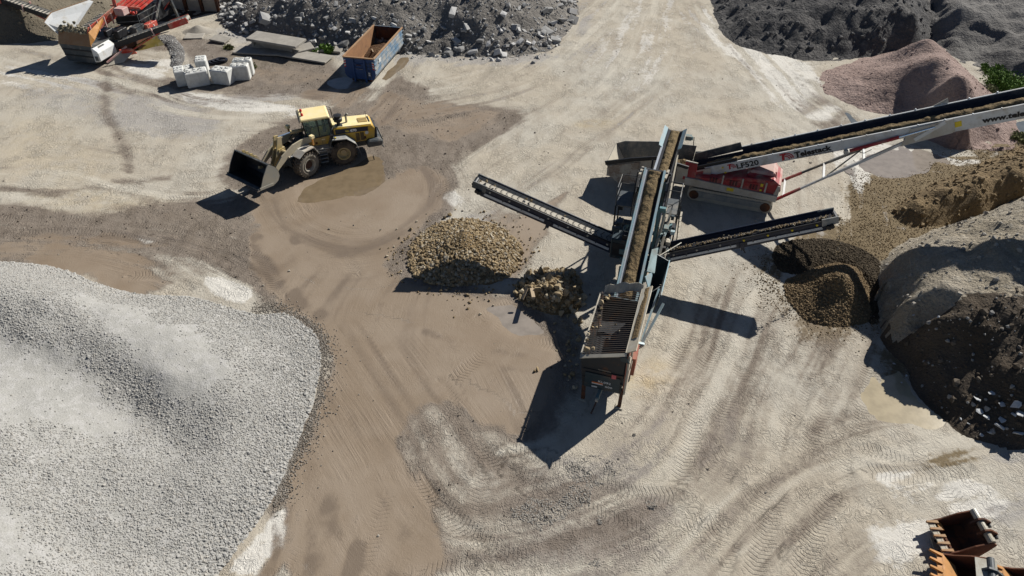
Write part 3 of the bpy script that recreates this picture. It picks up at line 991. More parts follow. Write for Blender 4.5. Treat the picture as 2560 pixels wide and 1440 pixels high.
M['sand'] = soil('pale_sand', (.36, .33, .28), (.31, .28, .235), 1, .03, 20)

rock_clay = rock_meshes('stone', 7, M['claystone'], .38, 5, .85)
rock_boulder = rock_meshes('boulder', 7, M['boulder'], .35, 9, .85)
blocks_rubble = block_meshes('concrete_chunk', 9, M['rubble'], 4)

# the big gravel heap in the left foreground
hg = Heap('gravel_heap', 'big pale grey heap of crushed gravel filling the lower left', [
    (-400, 700, 4.6), (-150, 690, 3.9), (0, 705, 3.5), (120, 748, 3.1), (260, 840, 2.5), (400, 920, 2.05), (540, 985, 1.6), (300, 780, 2.1), (450, 810, 1.6), (600, 870, 1.2),
    (-200, 850, 3.4), (0, 866, 2.6), (130, 895, 2.25), (250, 950, 1.75), (335, 1040, 1.25), (430, 1120, 1.2),
    (-250, 1050, 4.4), (0, 1010, 2.95), (120, 1050, 2.5), (200, 1130, 2.2), (300, 1200, 1.8), (460, 1210, 1.35), (600, 1090, 1.0), (690, 1010, .7), (640, 940, 1.05), (700, 890, .6), (560, 1230, .8),
    (-200, 1300, 4.2), (40, 1290, 3.0), (150, 1350, 2.3), (250, 1400, 1.7), (400, 1350, 1.1), (0, 1440, 3.2), (200, 1600, 2.4), (-300, 1600, 4)],
    [(360, 738), (486, 745), (635, 787), (712, 784), (774, 822), (800, 867), (796, 947), (764, 1051), (720, 1160), (690, 1230), (640, 1310), (575, 1400), (540, 1460), (500, 1750), (-300, 2000), (-900, 1500), (-1000, 800), (-500, 650), (0, 655), (150, 672), (230, 705), (300, 726)],
    M['gravel'], .16, .09, 1.0, edge=.18, ridged=.10, seed=3)
P = hg.sample(260000)
# stones lie thick on the steep flanks and at the foot, fines cover the worked faces
nz = fbm(P[:, 0], P[:, 1], .22, 3, 123) + .12 * np.sin(P[:, 0] * .3)
fine = np.zeros(len(P))
for F, f in (([(110, 740), (300, 770), (470, 830), (560, 930), (500, 1000), (420, 960), (300, 870), (180, 800)], .9), ([(-300, 860), (0, 875), (140, 905), (260, 960), (335, 1045), (260, 1080), (150, 1060), (60, 1120), (-300, 1150)], .7), ([(-300, 1290), (0, 1300), (150, 1370), (180, 1440), (0, 1500), (-300, 1500)], .6), ([(560, 1440), (600, 1380), (650, 1310), (700, 1260), (715, 1290), (645, 1440)], .3)):
    sd = poly_sd(P[:, 0] + fbm(P[:, 0], P[:, 1], .6, 3, 8) * 2, P[:, 1] + fbm(P[:, 0], P[:, 1], .6, 3, 9) * 2, [tuple(G(*q, 1.5))[:2] for q in F])
    fine = np.maximum(fine, 1 - sstep(-f, f, sd))
keep = RNG.random(len(P)) > np.clip(fine * 1.02 + (nz > .05) * .4, 0, .985)
P = P[keep]
S = np.clip(RNG.lognormal(-2.98, .33, len(P)), .025, .16)
ft = -poly_sd(P[:, 0], P[:, 1], hg.F)
S = S * (1 + .7 * (1 - sstep(.2, 1.8, ft)) + .35 * (RNG.random(len(P)) > .97))
P[:, 2] += S * .02
stuff('gravel', P, S, M['gravelstone'], hg.ob, hg.c)
# stained stones scattered along its wet foot
sp = smooth_line([tuple(G(*q))[:2] for q in [(640, 770), (712, 775), (785, 820), (815, 870), (812, 950), (785, 1050), (745, 1130), (715, 1190), (700, 1260)]], 30)
pp = []
for x, y in sp:
    for k in range(15): pp.append((x + RNG.exponential(.22) - .22, y + RNG.normal(0, .25), .0))
pp = np.array(pp); pp[:, 2] = [ground_z(a, b) + .01 for a, b in pp[:, :2]]
stuff('loose_gravel', pp, RNG.uniform(.03, .08, len(pp)), M['gravedge'], label='loose muddy gravel strewn along the wet foot of the pale gravel heap')

# oversize stones below the left side conveyor
ho = Heap('stone_heap', 'round heap of clay-brown stones below the tip of the left side conveyor', [(1160, 578, 1.35), (1150, 588, 1.0), (1175, 595, .95), (1100, 610, .5), (1240, 620, .45), (1160, 670, .5), (1080, 660, .3), (1230, 665, .32)],
          [(1020, 640), (1045, 592), (1110, 556), (1170, 548), (1240, 565), (1290, 600), (1305, 640), (1275, 690), (1190, 712), (1100, 715), (1035, 690)], M['clay'], .1, .08, 1.6, edge=.2, seed=8)
P = ho.sample(4200); dd = np.hypot(P[:, 0] - G(1160, 600, 1)[0], P[:, 1] - G(1160, 600, 1)[1])
S = np.clip(.07 + dd * .028 + RNG.gamma(1.3, .045, len(P)), .05, .42)
S = np.where(dd < .8, S * .55, S)
o_ = np.argsort(-S)
vis = o_[:300]
stones(ho, 'stone', rock_clay, P[vis], S[vis], .15)
rest = o_[300:]
P[:, 2] += S * .1
stuff('small_stones', P[rest], S[rest], M['claystone'], ho.ob, ho.c, .16)
# strays that rolled off
pp, ss = [], []
for px, py, sz in [(968, 642, .26), (1028, 575, .3), (1024, 577, .2), (1112, 546, .3), (1124, 540, .34), (992, 574, .2), (998, 597, .22), (972, 622, .16), (1006, 628, .22), (1102, 729, .22), (1116, 727, .24), (1168, 739, .24), (1148, 730, .14), (1302, 544, .2), (1284, 569, .18), (1284, 552, .12), (1301, 567, .14), (1323, 573, .14), (1210, 530, .2), (1236, 557, .24), (1315, 653, .24), (1303, 662, .2), (1340, 700, .14),
                   (1338, 930, .24), (1344, 926, .3), (1440, 872, .2), (1433, 890, .22), (1425, 905, .2), (1412, 890, .14)]:
    g = G(px, py); pp.append((g.x, g.y, ground_z(g.x, g.y))); ss.append(sz)
stones(ho, 'stone', rock_clay, pp, ss, .1)
n = 260; a = RNG.uniform(0, 6.28, n); r = 2.9 + np.abs(RNG.normal(0, 1.0, n)); q = G(1160, 635)
pp = np.column_stack([q.x + np.cos(a) * r, q.y + np.sin(a) * r * .95, np.zeros(n)]); pp[:, 2] = [ground_z(x, y) + .02 for x, y in pp[:, :2]]
stuff('small_stones', pp, RNG.uniform(.05, .16, n), M['claystone'], ho.ob, ho.c, .16)

# boulders thrown off the tipping grid
hb = Heap('boulder_heap', 'low heap of big clay-coated boulders left of the screener hopper', [(1375, 715, .95), (1410, 725, 1.0), (1340, 720, .6), (1380, 755, .7), (1425, 750, .7)],
          [(1290, 735), (1310, 695), (1370, 675), (1425, 680), (1450, 715), (1452, 765), (1400, 785), (1330, 768)], M['clay'], .1, .1, 1.6, edge=.15, seed=4)
P = hb.sample(420, inset=-.1)
S = np.clip(RNG.gamma(3.0, .085, len(P)), .12, .72)
o_ = np.argsort(-S)
stones(hb, 'boulder', rock_boulder, P[o_[:150]], S[o_[:150]], .12)
stuff('small_stones', P[o_[150:]] + [0, 0, .05], S[o_[150:]], M['boulder'], hb.ob, hb.c, .16)
P = hb.sample(900)
stuff('small_stones', P, RNG.uniform(.05, .13, 900), M['boulder'], hb.ob, hb.c, .16)
# more of it along the left foot of the hopper
pp, ss = [], []
for k in range(70):
    g = G(RNG.normal(1425, 18), RNG.uniform(790, 985)); pp.append((g.x, g.y, ground_z(g.x, g.y))); ss.append(np.clip(RNG.gamma(2, .07), .08, .45))
stones(hb, 'boulder', rock_boulder, pp, ss, .15)
# wood and pipe bits among the boulders
for a_, b_, r_ in [((1306, 748), (1318, 720), .06), ((1328, 718), (1334, 745), .09)]:
    a2, b2 = G(*a_, .5), G(*b_, .95)
    o = MB().beam(a2, b2, r_ * 2, r_ * 1.3).build('plank', M['wood'])
    tag(o, 'short weathered plank standing out of the boulder heap' if r_ < .08 else 'stubby split post lying in the boulder heap', 'plank')

# fine spoil below the right side conveyor
hw_ = Heap('dark_spoil_heap', 'low dark spread of spoil behind the brown cone under the right conveyor', [(2050, 640, .25), (2120, 650, .35), (1990, 645, .18), (2170, 690, .35), (2185, 760, .25)],
          [(1935, 640), (1960, 606), (2040, 598), (2130, 612), (2198, 655), (2212, 720), (2200, 800), (2175, 800), (2150, 700), (2040, 690), (1960, 680)], M['darkspoil'], .12, .05, 2, edge=.2, seed=13)
P = hw_.sample(12000); S = np.clip(RNG.gamma(3, .02, len(P)), .03, .16)
stuff('spoil_lumps', P, S, M['darkstone'], hw_.ob, hw_.c, .16)
hf = Heap('spoil_heap', 'brown cone of fine spoil below the tip of the right side conveyor', [(2106, 690, 1.75), (2075, 720, 1.0), (2140, 720, .9), (2115, 740, .95), (2035, 710, .6), (2120, 665, .9), (2000, 720, .3), (2060, 780, .4), (2140, 780, .35)],
          [(1960, 715), (2010, 680), (2070, 655), (2130, 652), (2165, 690), (2180, 760), (2165, 808), (2070, 815), (1995, 785)], M['fines'], .1, .05, 2, edge=.2, seed=12)
P = hf.sample(14000); S = np.clip(RNG.gamma(3, .02, len(P)), .03, .18)
stuff('spoil_lumps', P, S, M['finestone'], hf.ob, hf.c, .16)
n = 2600; a = RNG.uniform(0, 6.28, n); r = 2.3 + np.abs(RNG.normal(0, .9, n)); q = G(2075, 720)
pp = np.column_stack([q.x + np.cos(a) * r * 1.15, q.y + np.sin(a) * r, np.zeros(n)]); pp[:, 2] = [ground_z(x, y) + .01 for x, y in pp[:, :2]]
stuff('spoil_lumps', pp, RNG.uniform(.025, .08, n), M['finestone'], hf.ob, hf.c, .16)

# lumpy brown ridge at the right edge
hr = Heap('soil_ridge', 'long lumpy brown soil ridge at the right edge beyond the crusted grey bank', [(2290, 500, 1.0), (2360, 470, 1.5), (2450, 440, 2.0), (2560, 405, 2.4), (2750, 370, 3.2), (2300, 530, .6), (2450, 500, 1.2), (2560, 465, 1.6), (2750, 430, 2.5)],
          [(2235, 530), (2290, 480), (2380, 440), (2480, 400), (2600, 350), (2900, 300), (3000, 520), (2600, 520), (2470, 550), (2350, 565), (2260, 560)], M['brown'], .16, .22, 1.4, edge=.3, ridged=.15, seed=15)
P = hr.sample(2600); S = np.clip(RNG.gamma(2, .06, len(P)), .05, .4)
stuff('clods', P, S, rockmat('brown_clods', (.18, .13, .07), (.235, .175, .10)), hr.ob, hr.c, .16)
pp = []
while len(pp) < 14000:
    g = G(RNG.uniform(2090, 2700), RNG.uniform(360, 660))
    pp.append((g.x, g.y, 0))
pp = np.array(pp); sd = poly_sd(pp[:, 0] + fbm(pp[:, 0], pp[:, 1], .4, 3, 2) * 4, pp[:, 1], wpts([(2120, 440), (2200, 420), (2330, 395), (2560, 350), (2700, 350), (2700, 640), (2200, 660), (2080, 600), (2120, 540)]))
pp = pp[sd < RNG.exponential(.6, len(pp)) - .2]; pp[:, 2] = [ground_z(x, y) + .01 for x, y in pp[:, :2]]
stuff('loose_stones', pp, RNG.uniform(.025, .075, len(pp)), M['finestone'], label='small brown stones spilled over the ground between the two conveyors and the soil ridge')

# crusted grey bank and its shaded face, painted dark
hc = Heap('crusted_bank', 'big bank with a dry cracked grey top and a steep face coloured dark as shade', [
    (2240, 640, 1.7), (2330, 600, 2.3), (2450, 550, 3.0), (2560, 500, 3.6), (2800, 420, 4.4), (2215, 720, 1.7), (2225, 690, 1.9), (2300, 680, 2.6), (2400, 640, 3.3), (2560, 580, 4.2), (2800, 520, 5.0),
    (2260, 755, 2.2), (2340, 740, 2.9), (2440, 710, 3.4), (2560, 655, 3.9), (2800, 600, 4.6), (2250, 790, 1.5), (2340, 780, 2.75), (2420, 765, 3.2), (2560, 720, 3.9), (2800, 660, 4.6), (2300, 830, 1.0), (2260, 850, .7), (2330, 910, 1.0), (2440, 880, 2.0), (2560, 850, 2.7), (2700, 900, 3), (2400, 980, .9), (2500, 990, 1.3), (2600, 1000, 1.8)],
    [(2196, 690), (2215, 640), (2300, 590), (2420, 545), (2560, 480), (2950, 340), (3100, 600), (2900, 1000), (2620, 1115), (2480, 1110), (2410, 1095), (2350, 1030), (2290, 970), (2262, 915), (2215, 870), (2196, 800)],
    M['crust'], .14, .20, 1.1, edge=.35, ridged=.42, seed=21)
# shade on the face turned from the sun, put in as a darker soil
me = hc.ob.data
me.materials.append(M['darkbank'])
ctr = np.empty(len(me.polygons) * 3, np.float32); me.polygons.foreach_get('center', ctr); ctr = ctr.reshape(-1, 3)
cx, cy = ctr[:, 0] + hc.c[0], ctr[:, 1] + hc.c[1]
line = [tuple(G(*q))[:2] for q in [(2150, 800, 0), (2200, 790, .8), (2240, 772, 2.0), (2330, 772, 2.8), (2430, 752, 3.3), (2560, 705, 3.9), (2850, 640, 4.6)]]
x0 = cx + fbm(cx, cy, .6, 5, 4, .65) * 2.2; y0 = cy + fbm(cx, cy, .6, 5, 5, .65) * 2.6
yl = np.interp(x0, [p[0] for p in line], [p[1] for p in line])
me.polygons.foreach_set('material_index', (y0 < yl).astype(np.int32))
P = hc.sample(9000); yl2 = np.interp(P[:, 0], [p[0] for p in line], [p[1] for p in line])
P = P[(P[:, 1] < yl2 - .1)]
S = np.clip(RNG.gamma(1.6, .05, len(P)), .04, .4)
stuff('clods', P, S, rockmat('face_shade_clods', (.08, .062, .044), (.14, .115, .088), (.28, .27, .25)), hc.ob, hc.c, .16)  # clods darkened along with the painted shade of the face
P = hc.sample(5000); yl2 = np.interp(P[:, 0], [p[0] for p in line], [p[1] for p in line])
P = P[(P[:, 1] > yl2 + .2)][:1800]
stuff('crust_clods', P, np.clip(RNG.gamma(2, .05, len(P)), .04, .3), rockmat('crust_clods', (.30, .27, .225), (.37, .34, .29)), hc.ob, hc.c, .16)
# slabs of concrete lying in its shade
pp, ss = [], []
for px, py, sz in [(2440, 1000, .5), (2445, 1033, .45), (2463, 1045, .55), (2495, 1060, .6), (2510, 1072, .5), (2540, 960, .55), (2555, 990, .7), (2545, 1040, .8), (2556, 1075, .9), (2520, 1035, .7), (2470, 1085, .35), (2452, 1090, .3), (2535, 1100, .6), (2500, 950, .35), (2420, 1060, .25), (2400, 1050, .22), (2290, 800, .2), (2330, 815, .22), (2300, 870, .2), (2285, 905, .25), (2245, 865, .22)]:
    h = 1.0
    for _ in range(8):
        g = G(px, py, h); h = float(hc.h(np.array([g.x]), np.array([g.y]))[0])
    pp.append((g.x, g.y, max(h, 0))); ss.append(sz)
slabs = rock_meshes('slab_piece', 6, rockmat('pale_slab_pieces', (.42, .43, .43), (.55, .56, .56)), .45, 8, .3)
stones(hc, 'slab_piece', slabs, pp, ss, .2)

# black planings and ash at the top right
hd = Heap('planings_heap', 'broad black heap of asphalt planings at the top right', [(1880, 40, 1.56), (1960, -20, 2.76), (2100, -60, 3.84), (2240, -40, 3.72), (2290, 40, 2.64), (2000, 70, 1.62), (2120, 40, 2.52), (2200, 70, 1.92), (1900, -80, 3.00), (2100, -200, 4.20), (2300, -120, 3.60), (2130, 110, 0.84), (2050, 110, 0.78), (1850, -120, 2.16)],
          [(1772, -60), (1790, 50), (1830, 105), (1900, 128), (1960, 140), (2030, 152), (2100, 150), (2200, 138), (2290, 125), (2330, 100), (2420, 0), (2450, -250), (2100, -320), (1800, -260)], M['asphalt'], .24, .26, 1.1, edge=.5, ridged=.6, seed=31)
P = hd.sample(5200); S = np.clip(RNG.gamma(1.6, .1, len(P)), .08, .7)
stuff('lumps', P, S, rockmat('black_lumps', (.08, .078, .078), (.15, .145, .14)), hd.ob, hd.c, .16)
ha = Heap('ash_heap', 'grey ash heap at the far top right above the bushes', [(2480, 100, 0.98), (2560, 60, 2.10), (2480, 40, 2.10), (2420, 60, 1.54), (2560, 130, 1.54), (2700, 100, 2.80), (2400, 20, 2.52), (2350, -30, 2.52), (2460, -60, 2.94), (2650, -60, 3.85), (2540, -10, 2.80), (2330, 40, 1.12), (2380, 90, 0.84)],
          [(2300, 30), (2340, 110), (2400, 150), (2500, 190), (2620, 260), (2900, 260), (2950, -200), (2500, -300), (2300, -250)], M['ash'], .26, .2, .9, edge=.5, ridged=.8, seed=35)
hp = Heap('pink_heap', 'pink heap of stone dust with a sharp ridge behind the long white conveyor', [(2312, 98, 2.8), (2340, 145, 3.3), (2385, 200, 3.6), (2440, 255, 3.4), (2490, 300, 2.7), (2530, 338, 1.5), (2180, 190, 1.0), (2200, 230, .8), (2290, 250, 1.0), (2340, 300, .9), (2140, 210, .6), (2400, 330, 1.4), (2440, 350, 1.3), (2250, 150, 1.3)],
    [(2045, 185), (2120, 160), (2220, 128), (2300, 88), (2345, 105), (2420, 180), (2500, 250), (2545, 320), (2545, 355), (2500, 372), (2400, 372), (2310, 345), (2260, 300), (2180, 280), (2110, 255), (2060, 225)], M['pink'], .14, .16, 1.0, edge=.45, ridged=.16, seed=41, soft=.8)
P = hp.sample(1500); S = np.clip(RNG.gamma(1.3, .032, len(P)), .03, .25)
stuff('clods', P, S, rockmat('pink_clods', (.26, .18, .155), (.35, .25, .22)), hp.ob, hp.c, .16)

# grit heap behind the red screener
hq = Heap('grit_heap', 'brown grey grit heap behind the red screener at the top left', [(40, 20, 2.23), (-60, 0, 3.10), (120, 10, 1.86), (60, 70, 0.87), (200, -40, 2.23), (-100, 90, 1.49), (0, -100, 3.72), (160, 60, 0.62), (-300, 60, 2.48), (250, -60, 1.36), (300, -10, 0.56), (210, 20, 0.93)],
          [(-500, 150), (-100, 118), (50, 108), (150, 100), (240, 75), (330, 55), (350, 0), (330, -150), (0, -250), (-500, -200)], M['gritbrown'], .26, .12, 1, edge=.4, seed=51)
P = hq.sample(9000); S = np.clip(RNG.gamma(2, .05, len(P)), .06, .3)
stuff('grit_lumps', P, S, rockmat('grit_stones', (.11, .093, .068), (.24, .205, .155)), hq.ob, hq.c, .16)
hk = Heap('dark_soil_heap', 'dark soil heap between the red screener and the concrete bay wall', [(370, 20, 1.7), (420, 0, 2.2), (340, -20, 2.2), (400, 35, .9)],
          [(325, 20), (345, 52), (420, 52), (500, 38), (540, 20), (480, -60), (320, -90)], M['darkbank'], .2, .15, 1, edge=.4, seed=55)

# rubble heap along the top
hu = Heap('rubble_heap', 'long heap of broken concrete and soil along the top behind the blue container', [
    (620, 40, 1.29), (680, 0, 2.29), (760, 30, 2.15), (800, -60, 3.94), (900, 0, 3.00), (900, 80, 1.29), (1000, 40, 2.29), (1080, -40, 3.72), (1180, -20, 3.72), (1100, 70, 1.35), (1200, 60, 2.00), (1280, 20, 2.57), (1330, 70, 1.14), (1300, -60, 3.43), (1380, 20, 1.57), (1380, -40, 2.15), (1000, -160, 4.65), (700, -120, 3.58), (1240, 90, 1.22), (860, 95, 0.72), (760, 80, 0.65), (1250, -160, 4.29), (1020, 90, 1.14)],
    [(545, 40), (580, 78), (650, 92), (740, 105), (850, 128), (1000, 136), (1100, 138), (1210, 142), (1330, 136), (1400, 105), (1440, 40), (1440, -60), (1400, -250), (900, -330), (560, -200), (550, -40)], M['rubblesoil'], .24, .38, 1.0, edge=.6, ridged=.5, seed=61)
P = hu.sample(24000)
fr_ = P[:, 1] < 74
S = np.clip(RNG.lognormal(-1.75, .55, len(P)), .07, .95)
foot_d = -poly_sd(P[:, 0], P[:, 1], hu.F)
S = np.where(foot_d < 2.4, S * 1.35, S)
S = np.clip(S, .1, 1.25)
infr = P[:, 1] < 77
o_ = np.argsort(-(S * infr))
stones(hu, 'concrete_chunk', blocks_rubble, P[o_[:300]], S[o_[:300]], .3)
rest = o_[300:]
stuff('rubble_bits', P[rest], S[rest] * .8, M['rubble'], hu.ob, hu.c, .2)
# rubble strewn in front of it
pp, ss = [], []
for k in range(240):
    g = G(RNG.uniform(560, 860), 0)
    px = RNG.uniform(550, 1400); py = np.interp(px, [550, 640, 740, 850, 1000, 1210, 1330, 1400], [82, 100, 112, 128, 140, 146, 140, 110]) + abs(RNG.normal(0, 7)) - 3
    if 850 < px < 1030: continue
    g = G(px, py); pp.append((g.x, g.y, ground_z(g.x, g.y))); ss.append(np.clip(RNG.gamma(1.4, .12), .08, .6))
stuff('rubble_bits', np.array(pp), ss, M['rubble'], hu.ob, hu.c, .2)
for px, py, hh, rr_, nm in ((655, 118, .9, 1.5, 'small smooth cone of pale sand in front of the leaning concrete wall element'), (497, 78, .6, 1.3, 'small pale sand cone near the tip of the red conveyor')):
    g = G(px, py)
    Heap('sand_cone', nm, [(g.x, g.y, hh), (g.x + .2, g.y + .1, hh * .85)], [(g.x + math.cos(a) * rr_ * 1.15, g.y + math.sin(a) * rr_ * .8) for a in np.linspace(0, 6.28, 12, endpoint=False)], M['sand'], .1, .02, 2, world=True, edge=.1)
# ridge of grey scrapings round the concrete apron
hz = Heap('scraped_ridge', 'curved ridge of grey scrapings between the red screener and the concrete blocks', [(430, 110, .35), (440, 130, .4), (440, 150, .35), (418, 100, .35)], [(395, 92), (425, 88), (455, 115), (462, 145), (450, 166), (428, 168), (428, 140), (415, 110)], M['ash'], .1, .1, 2, edge=.2, seed=63)
P = hz.sample(700)
stuff('grit_lumps', P, RNG.uniform(.04, .12, 700), M['rubble'], hz.ob, hz.c, .2)
# ------------------------------------------------------------------ helpers for machines
def ray_plane(px, py, Q, n):
    """where the sight line of a pixel meets a plane: used to survey faces of machines"""
    o = Vector((0, 0, CAMH)); d = G(px, py, 0) - o
    return o + d * ((Vector(Q) - o).dot(n) / d.dot(n))


def basis(A, B):
    A, B = Vector(A), Vector(B)
    t = (B - A).normalized(); s = t.cross(Vector((0, 0, 1))).normalized(); n = s.cross(t)
    return (lambda u, v, w: A + t * u + s * v + n * w), (B - A).length, t, s, n


def trough(q, L, w, d, mat, parent, name='belt', u0=0.0):
    m = MB(); rows = []
    for k in range(9):
        u = u0 + (L - u0) * k / 8
        rows.append([q(u, v * w, z) for v, z in ((-.5, d), (-.28, 0), (.28, 0), (.5, d))])
    m.strip(rows)
    m.strip([[p + Vector((0, 0, -.02)) for p in r] for r in rows])
    m.strip([[q(u, -.42 * w, -.34), q(u, .42 * w, -.34)] for u in (u0, L)])
    return m.build(name, mat, parent)


def load_strip(name, label, root, q, L, w, hgt, mat, u0=0.0, seed=0, full=1.0, side=0.0):
    """loose material riding on a belt"""
    rt = mat_of(root)
    nu, nv = max(8, int((L - u0) / .07)), 13
    X = np.linspace(u0, L, nu)
    rows = []
    for i, u in enumerate(X):
        r = []
        end = min(1, (u - u0 + .05) / .15, (L - u + .05) / .15)
        for j in range(nv):
            v = -1 + 2 * j / (nv - 1)
            nz = float(fbm(np.array([u * 1.0 + seed]), np.array([v * w * .5]), 4.5, 4, seed)[0])
            nw = float(fbm(np.array([u]), np.array([seed * 1.0]), 1.5, 3, seed + 3)[0])
            prof = (1 - abs(v) ** 2.2) * hgt * full * (1 + nw * .8) + nz * .13 * (1 - v ** 4)
            r.append(rt @ q(u, v * w / 2 * (1 + nw * .3) + side, .02 + max(prof, -.01) * end + abs(v) * .05))
        rows.append(r)
    o = MB().strip(rows).build(name, mat, None, smooth=True)
    return tag(o, label, kind='stuff')


M['beltload'] = soil('brown_belt_load', (.235, .175, .095), (.20, .145, .08), 1.5, .06, 13, (.15, .108, .058), .4, lump=1.3)
M['beltdust'] = paint('dusty_belt', (.34, .31, .26), (.42, .39, .33), .6, .9)

# ------------------------------------------------------------------ the green screener in the middle
SO, SA = Vector((4.05, 21.1, 0)), R(17)
sc_ = thing('screener', 'dark green screening machine with tipping grid hopper, steep main belt and two side conveyors', 'screener', SO, -SA)
# hopper
m = MB().plate([(-.95, .05, 1.0), (.80, .05, .98), (.78, .05, 3.35), (-1.12, .05, 2.66)], .07)
m.box((-.07, .0, 1.62), (1.76, .06, .05)).box((-.07, .0, 2.15), (1.8, .06, .05))
fp = m.build('front_plate', M['hopperdark'], sc_)
MB().plate([(-.86, -.02, 1.06), (.70, -.02, 1.04), (.70, -.02, 1.95), (-.86, -.02, 1.97)], .03).build('door', M['darkteal'], fp)
MB().plate([(-1.16, -.03, 2.72), (.80, -.03, 3.40), (.80, .12, 3.46), (-1.16, .12, 2.78)], .05).build('rim', M['dusty'], fp)
MB().plate([(.60, -.04, 3.1), (1.0, -.06, 3.05), (.80, -.06, 3.4), (.55, -.04, 3.3)], .04).build('flap', M['darkteal'], fp)
F0 = Vector((0, -.045, 0))
lettering('KL092', M['textwhite'], fp, (-.27, -.045, 1.50), (1, 0, -.02), (0, 0, 1), .17, width=.56)
lettering('600', M['textwhite'], fp, (.06, -.045, 1.26), (1, 0, -.02), (0, 0, 1), .15, width=.32)
lettering('POWERSCREEN', M['bucketpale'], fp, (-.32, -.03, 2.25), (1, 0, -.02), (0, 0, 1), .10, width=.55)
for nm, x, z, w, h, mt in (('warning_label', -.28, 1.38, .50, .055, 'labelwhite'), ('warning_label', -.28, 1.44, .50, .075, 'labelorange'), ('label', -.40, 1.17, .25, .08, 'labelwhite'), ('red_label', .40, 2.03, .2, .25, 'labelred')):
    MB().box((x, -.05, z), (w, .01, h)).build(nm, M[mt], fp)
MB().prism([(-1.1, .08, 2.7), (-1.12, 4.5, 2.8), (-.85, 4.5, 1.5), (-.92, .08, 1.0)], (.06, 0, 0)).build('left_wall', M['hopperdark'], sc_)
MB().prism([(.82, .1, 1.0), (.82, 4.45, 1.5), (.82, 4.45, 3.35), (.82, .1, 3.3)], (.015, 0, 0)).build('inner_lining', M['black'], sc_)  # black sheet added to deepen the shade inside the hopper
rw = MB().prism([(.84, .05, .95), (.84, 4.5, 1.5), (.84, 4.5, 3.4), (.84, .05, 3.35)], (.06, 0, 0)).build('right_wall', M['redoxide'], sc_)
m = MB()
for y0, z0, y1, z1 in ((.08, .95, .08, 3.35), (.08, .98, 4.5, 1.5), (1.5, 1.2, 1.5, 3.3), (3.0, 1.35, 3.0, 3.35), (.1, 2.4, 4.5, 2.5), (.1, 1.1, 1.5, 3.2)):
    m.beam((.93, y0, z0), (.93, y1, z1), .07, .08, (1, 0, 0))
m.build('wall_ribs', M['dusty'], rw)
MB().prism([(-1.0, 4.5, 2.6), (.84, 4.5, 2.6), (.84, 4.6, 1.2), (-.85, 4.6, 1.2)], (0, .06, 0)).build('rear_wall', M['darkteal'], sc_)
MB().add([(-1.05, .1, 1.75), (.84, .1, 1.9), (.84, 4.5, 1.9), (-1.05, 4.5, 1.75)], [(0, 1, 2, 3)]).build('feed_floor', M['black'], sc_)
gr = MB().beam((-1.15, .12, 2.76), (-1.15, 4.35, 2.8), .06, .1).beam((.76, .12, 3.44), (.76, 4.35, 3.5), .06, .1).build('grid_frame', M['dusty'], sc_)
bar = MB().beam((-1.2, 0, 2.78), (.77, 0, 3.47), .016, .022).mesh('grid_bar', paint('worn_bar_steel', (.10, .082, .068), (.17, .13, .085), .35, .7, .3))
for k in range(31):
    o = put('grid_bar', bar, gr, Matrix.Translation((0, .2 + k * .134, .001 * k)))
wg = MB().plate([(.78, .12, 3.47), (1.16, .10, 3.74), (1.20, 4.4, 3.80), (.78, 4.4, 3.54)], .05).build('side_wing', paint('pale_dusty_wing', (.50, .47, .40), (.40, .34, .24), .6, .9), sc_)
rows = []
for i in range(60):
    y = .9 + i * .058
    rows.append([(.80 + .29 * j / 6, y, 3.50 + .26 * j / 6 + .045 + .06 * float(fbm(np.array([y]), np.array([j * .2]), 2.2, 4, 5)[0]) - (.05 if j in (0, 6) else 0)) for j in range(7)])
tag(MB().strip(rows).build('dried_clay', M['clay'], wg, smooth=True), kind='stuff')
m = MB(); rows = []
for i in range(9):
    x = -1.0 + i * .225
    z = 3.0 + .55 * math.sin(i / 8 * 1.8)
    rows.append([(x, 4.38 + .10 * math.sin(i * 1.3), z - .28), (x, 4.62 + .04 * math.sin(i * 2), z + .08 + .04 * math.sin(i * 2.2))])
m.strip(rows).build('rear_flap', M['dusty'], sc_, solid=.05)
for x, y, z in ((-.88, .12, 1.3), (.80, .12, 1.2)):
    lg = MB().beam((x, y, 0.02), (x * 1.02, y, z), .16, .14, (0, 1, 0)).build('leg', M['rustdark'], sc_)
    MB().box((x, y, .03), (.34, .3, .05)).build('foot_plate', M['dusty'], lg)
tb = MB().beam((-.03, .9, 1.12), (-.17, -.45, .85), .15, .13).build('tow_bar', M['teal'], sc_)
MB().lathe((-.17, -.5, .85), (1, 0, .1), [(-.04, .05), (-.05, .1), (.05, .1), (.04, .05), (-.04, .05)], 12).build('tow_eye', M['dusty'], tb)
lk = []
for i in range(14):
    an = [(math.cos(a) * .045, math.sin(a) * .03) for a in np.linspace(0, 2 * math.pi, 9)]
    lk.append([(x if i % 2 else 0, 0 if i % 2 else x, z * 1.3) for z, x in an])
chain = MB()
for i in range(14):
    off = Vector((-.17 - .012 * i, -.55 - .006 * i, .76 - i * .055))
    chain.pipe([Vector(p) + off for p in lk[i]], .011, 5)
tag(chain.build('chain', M['rustdark'], sc_), kind='stuff')
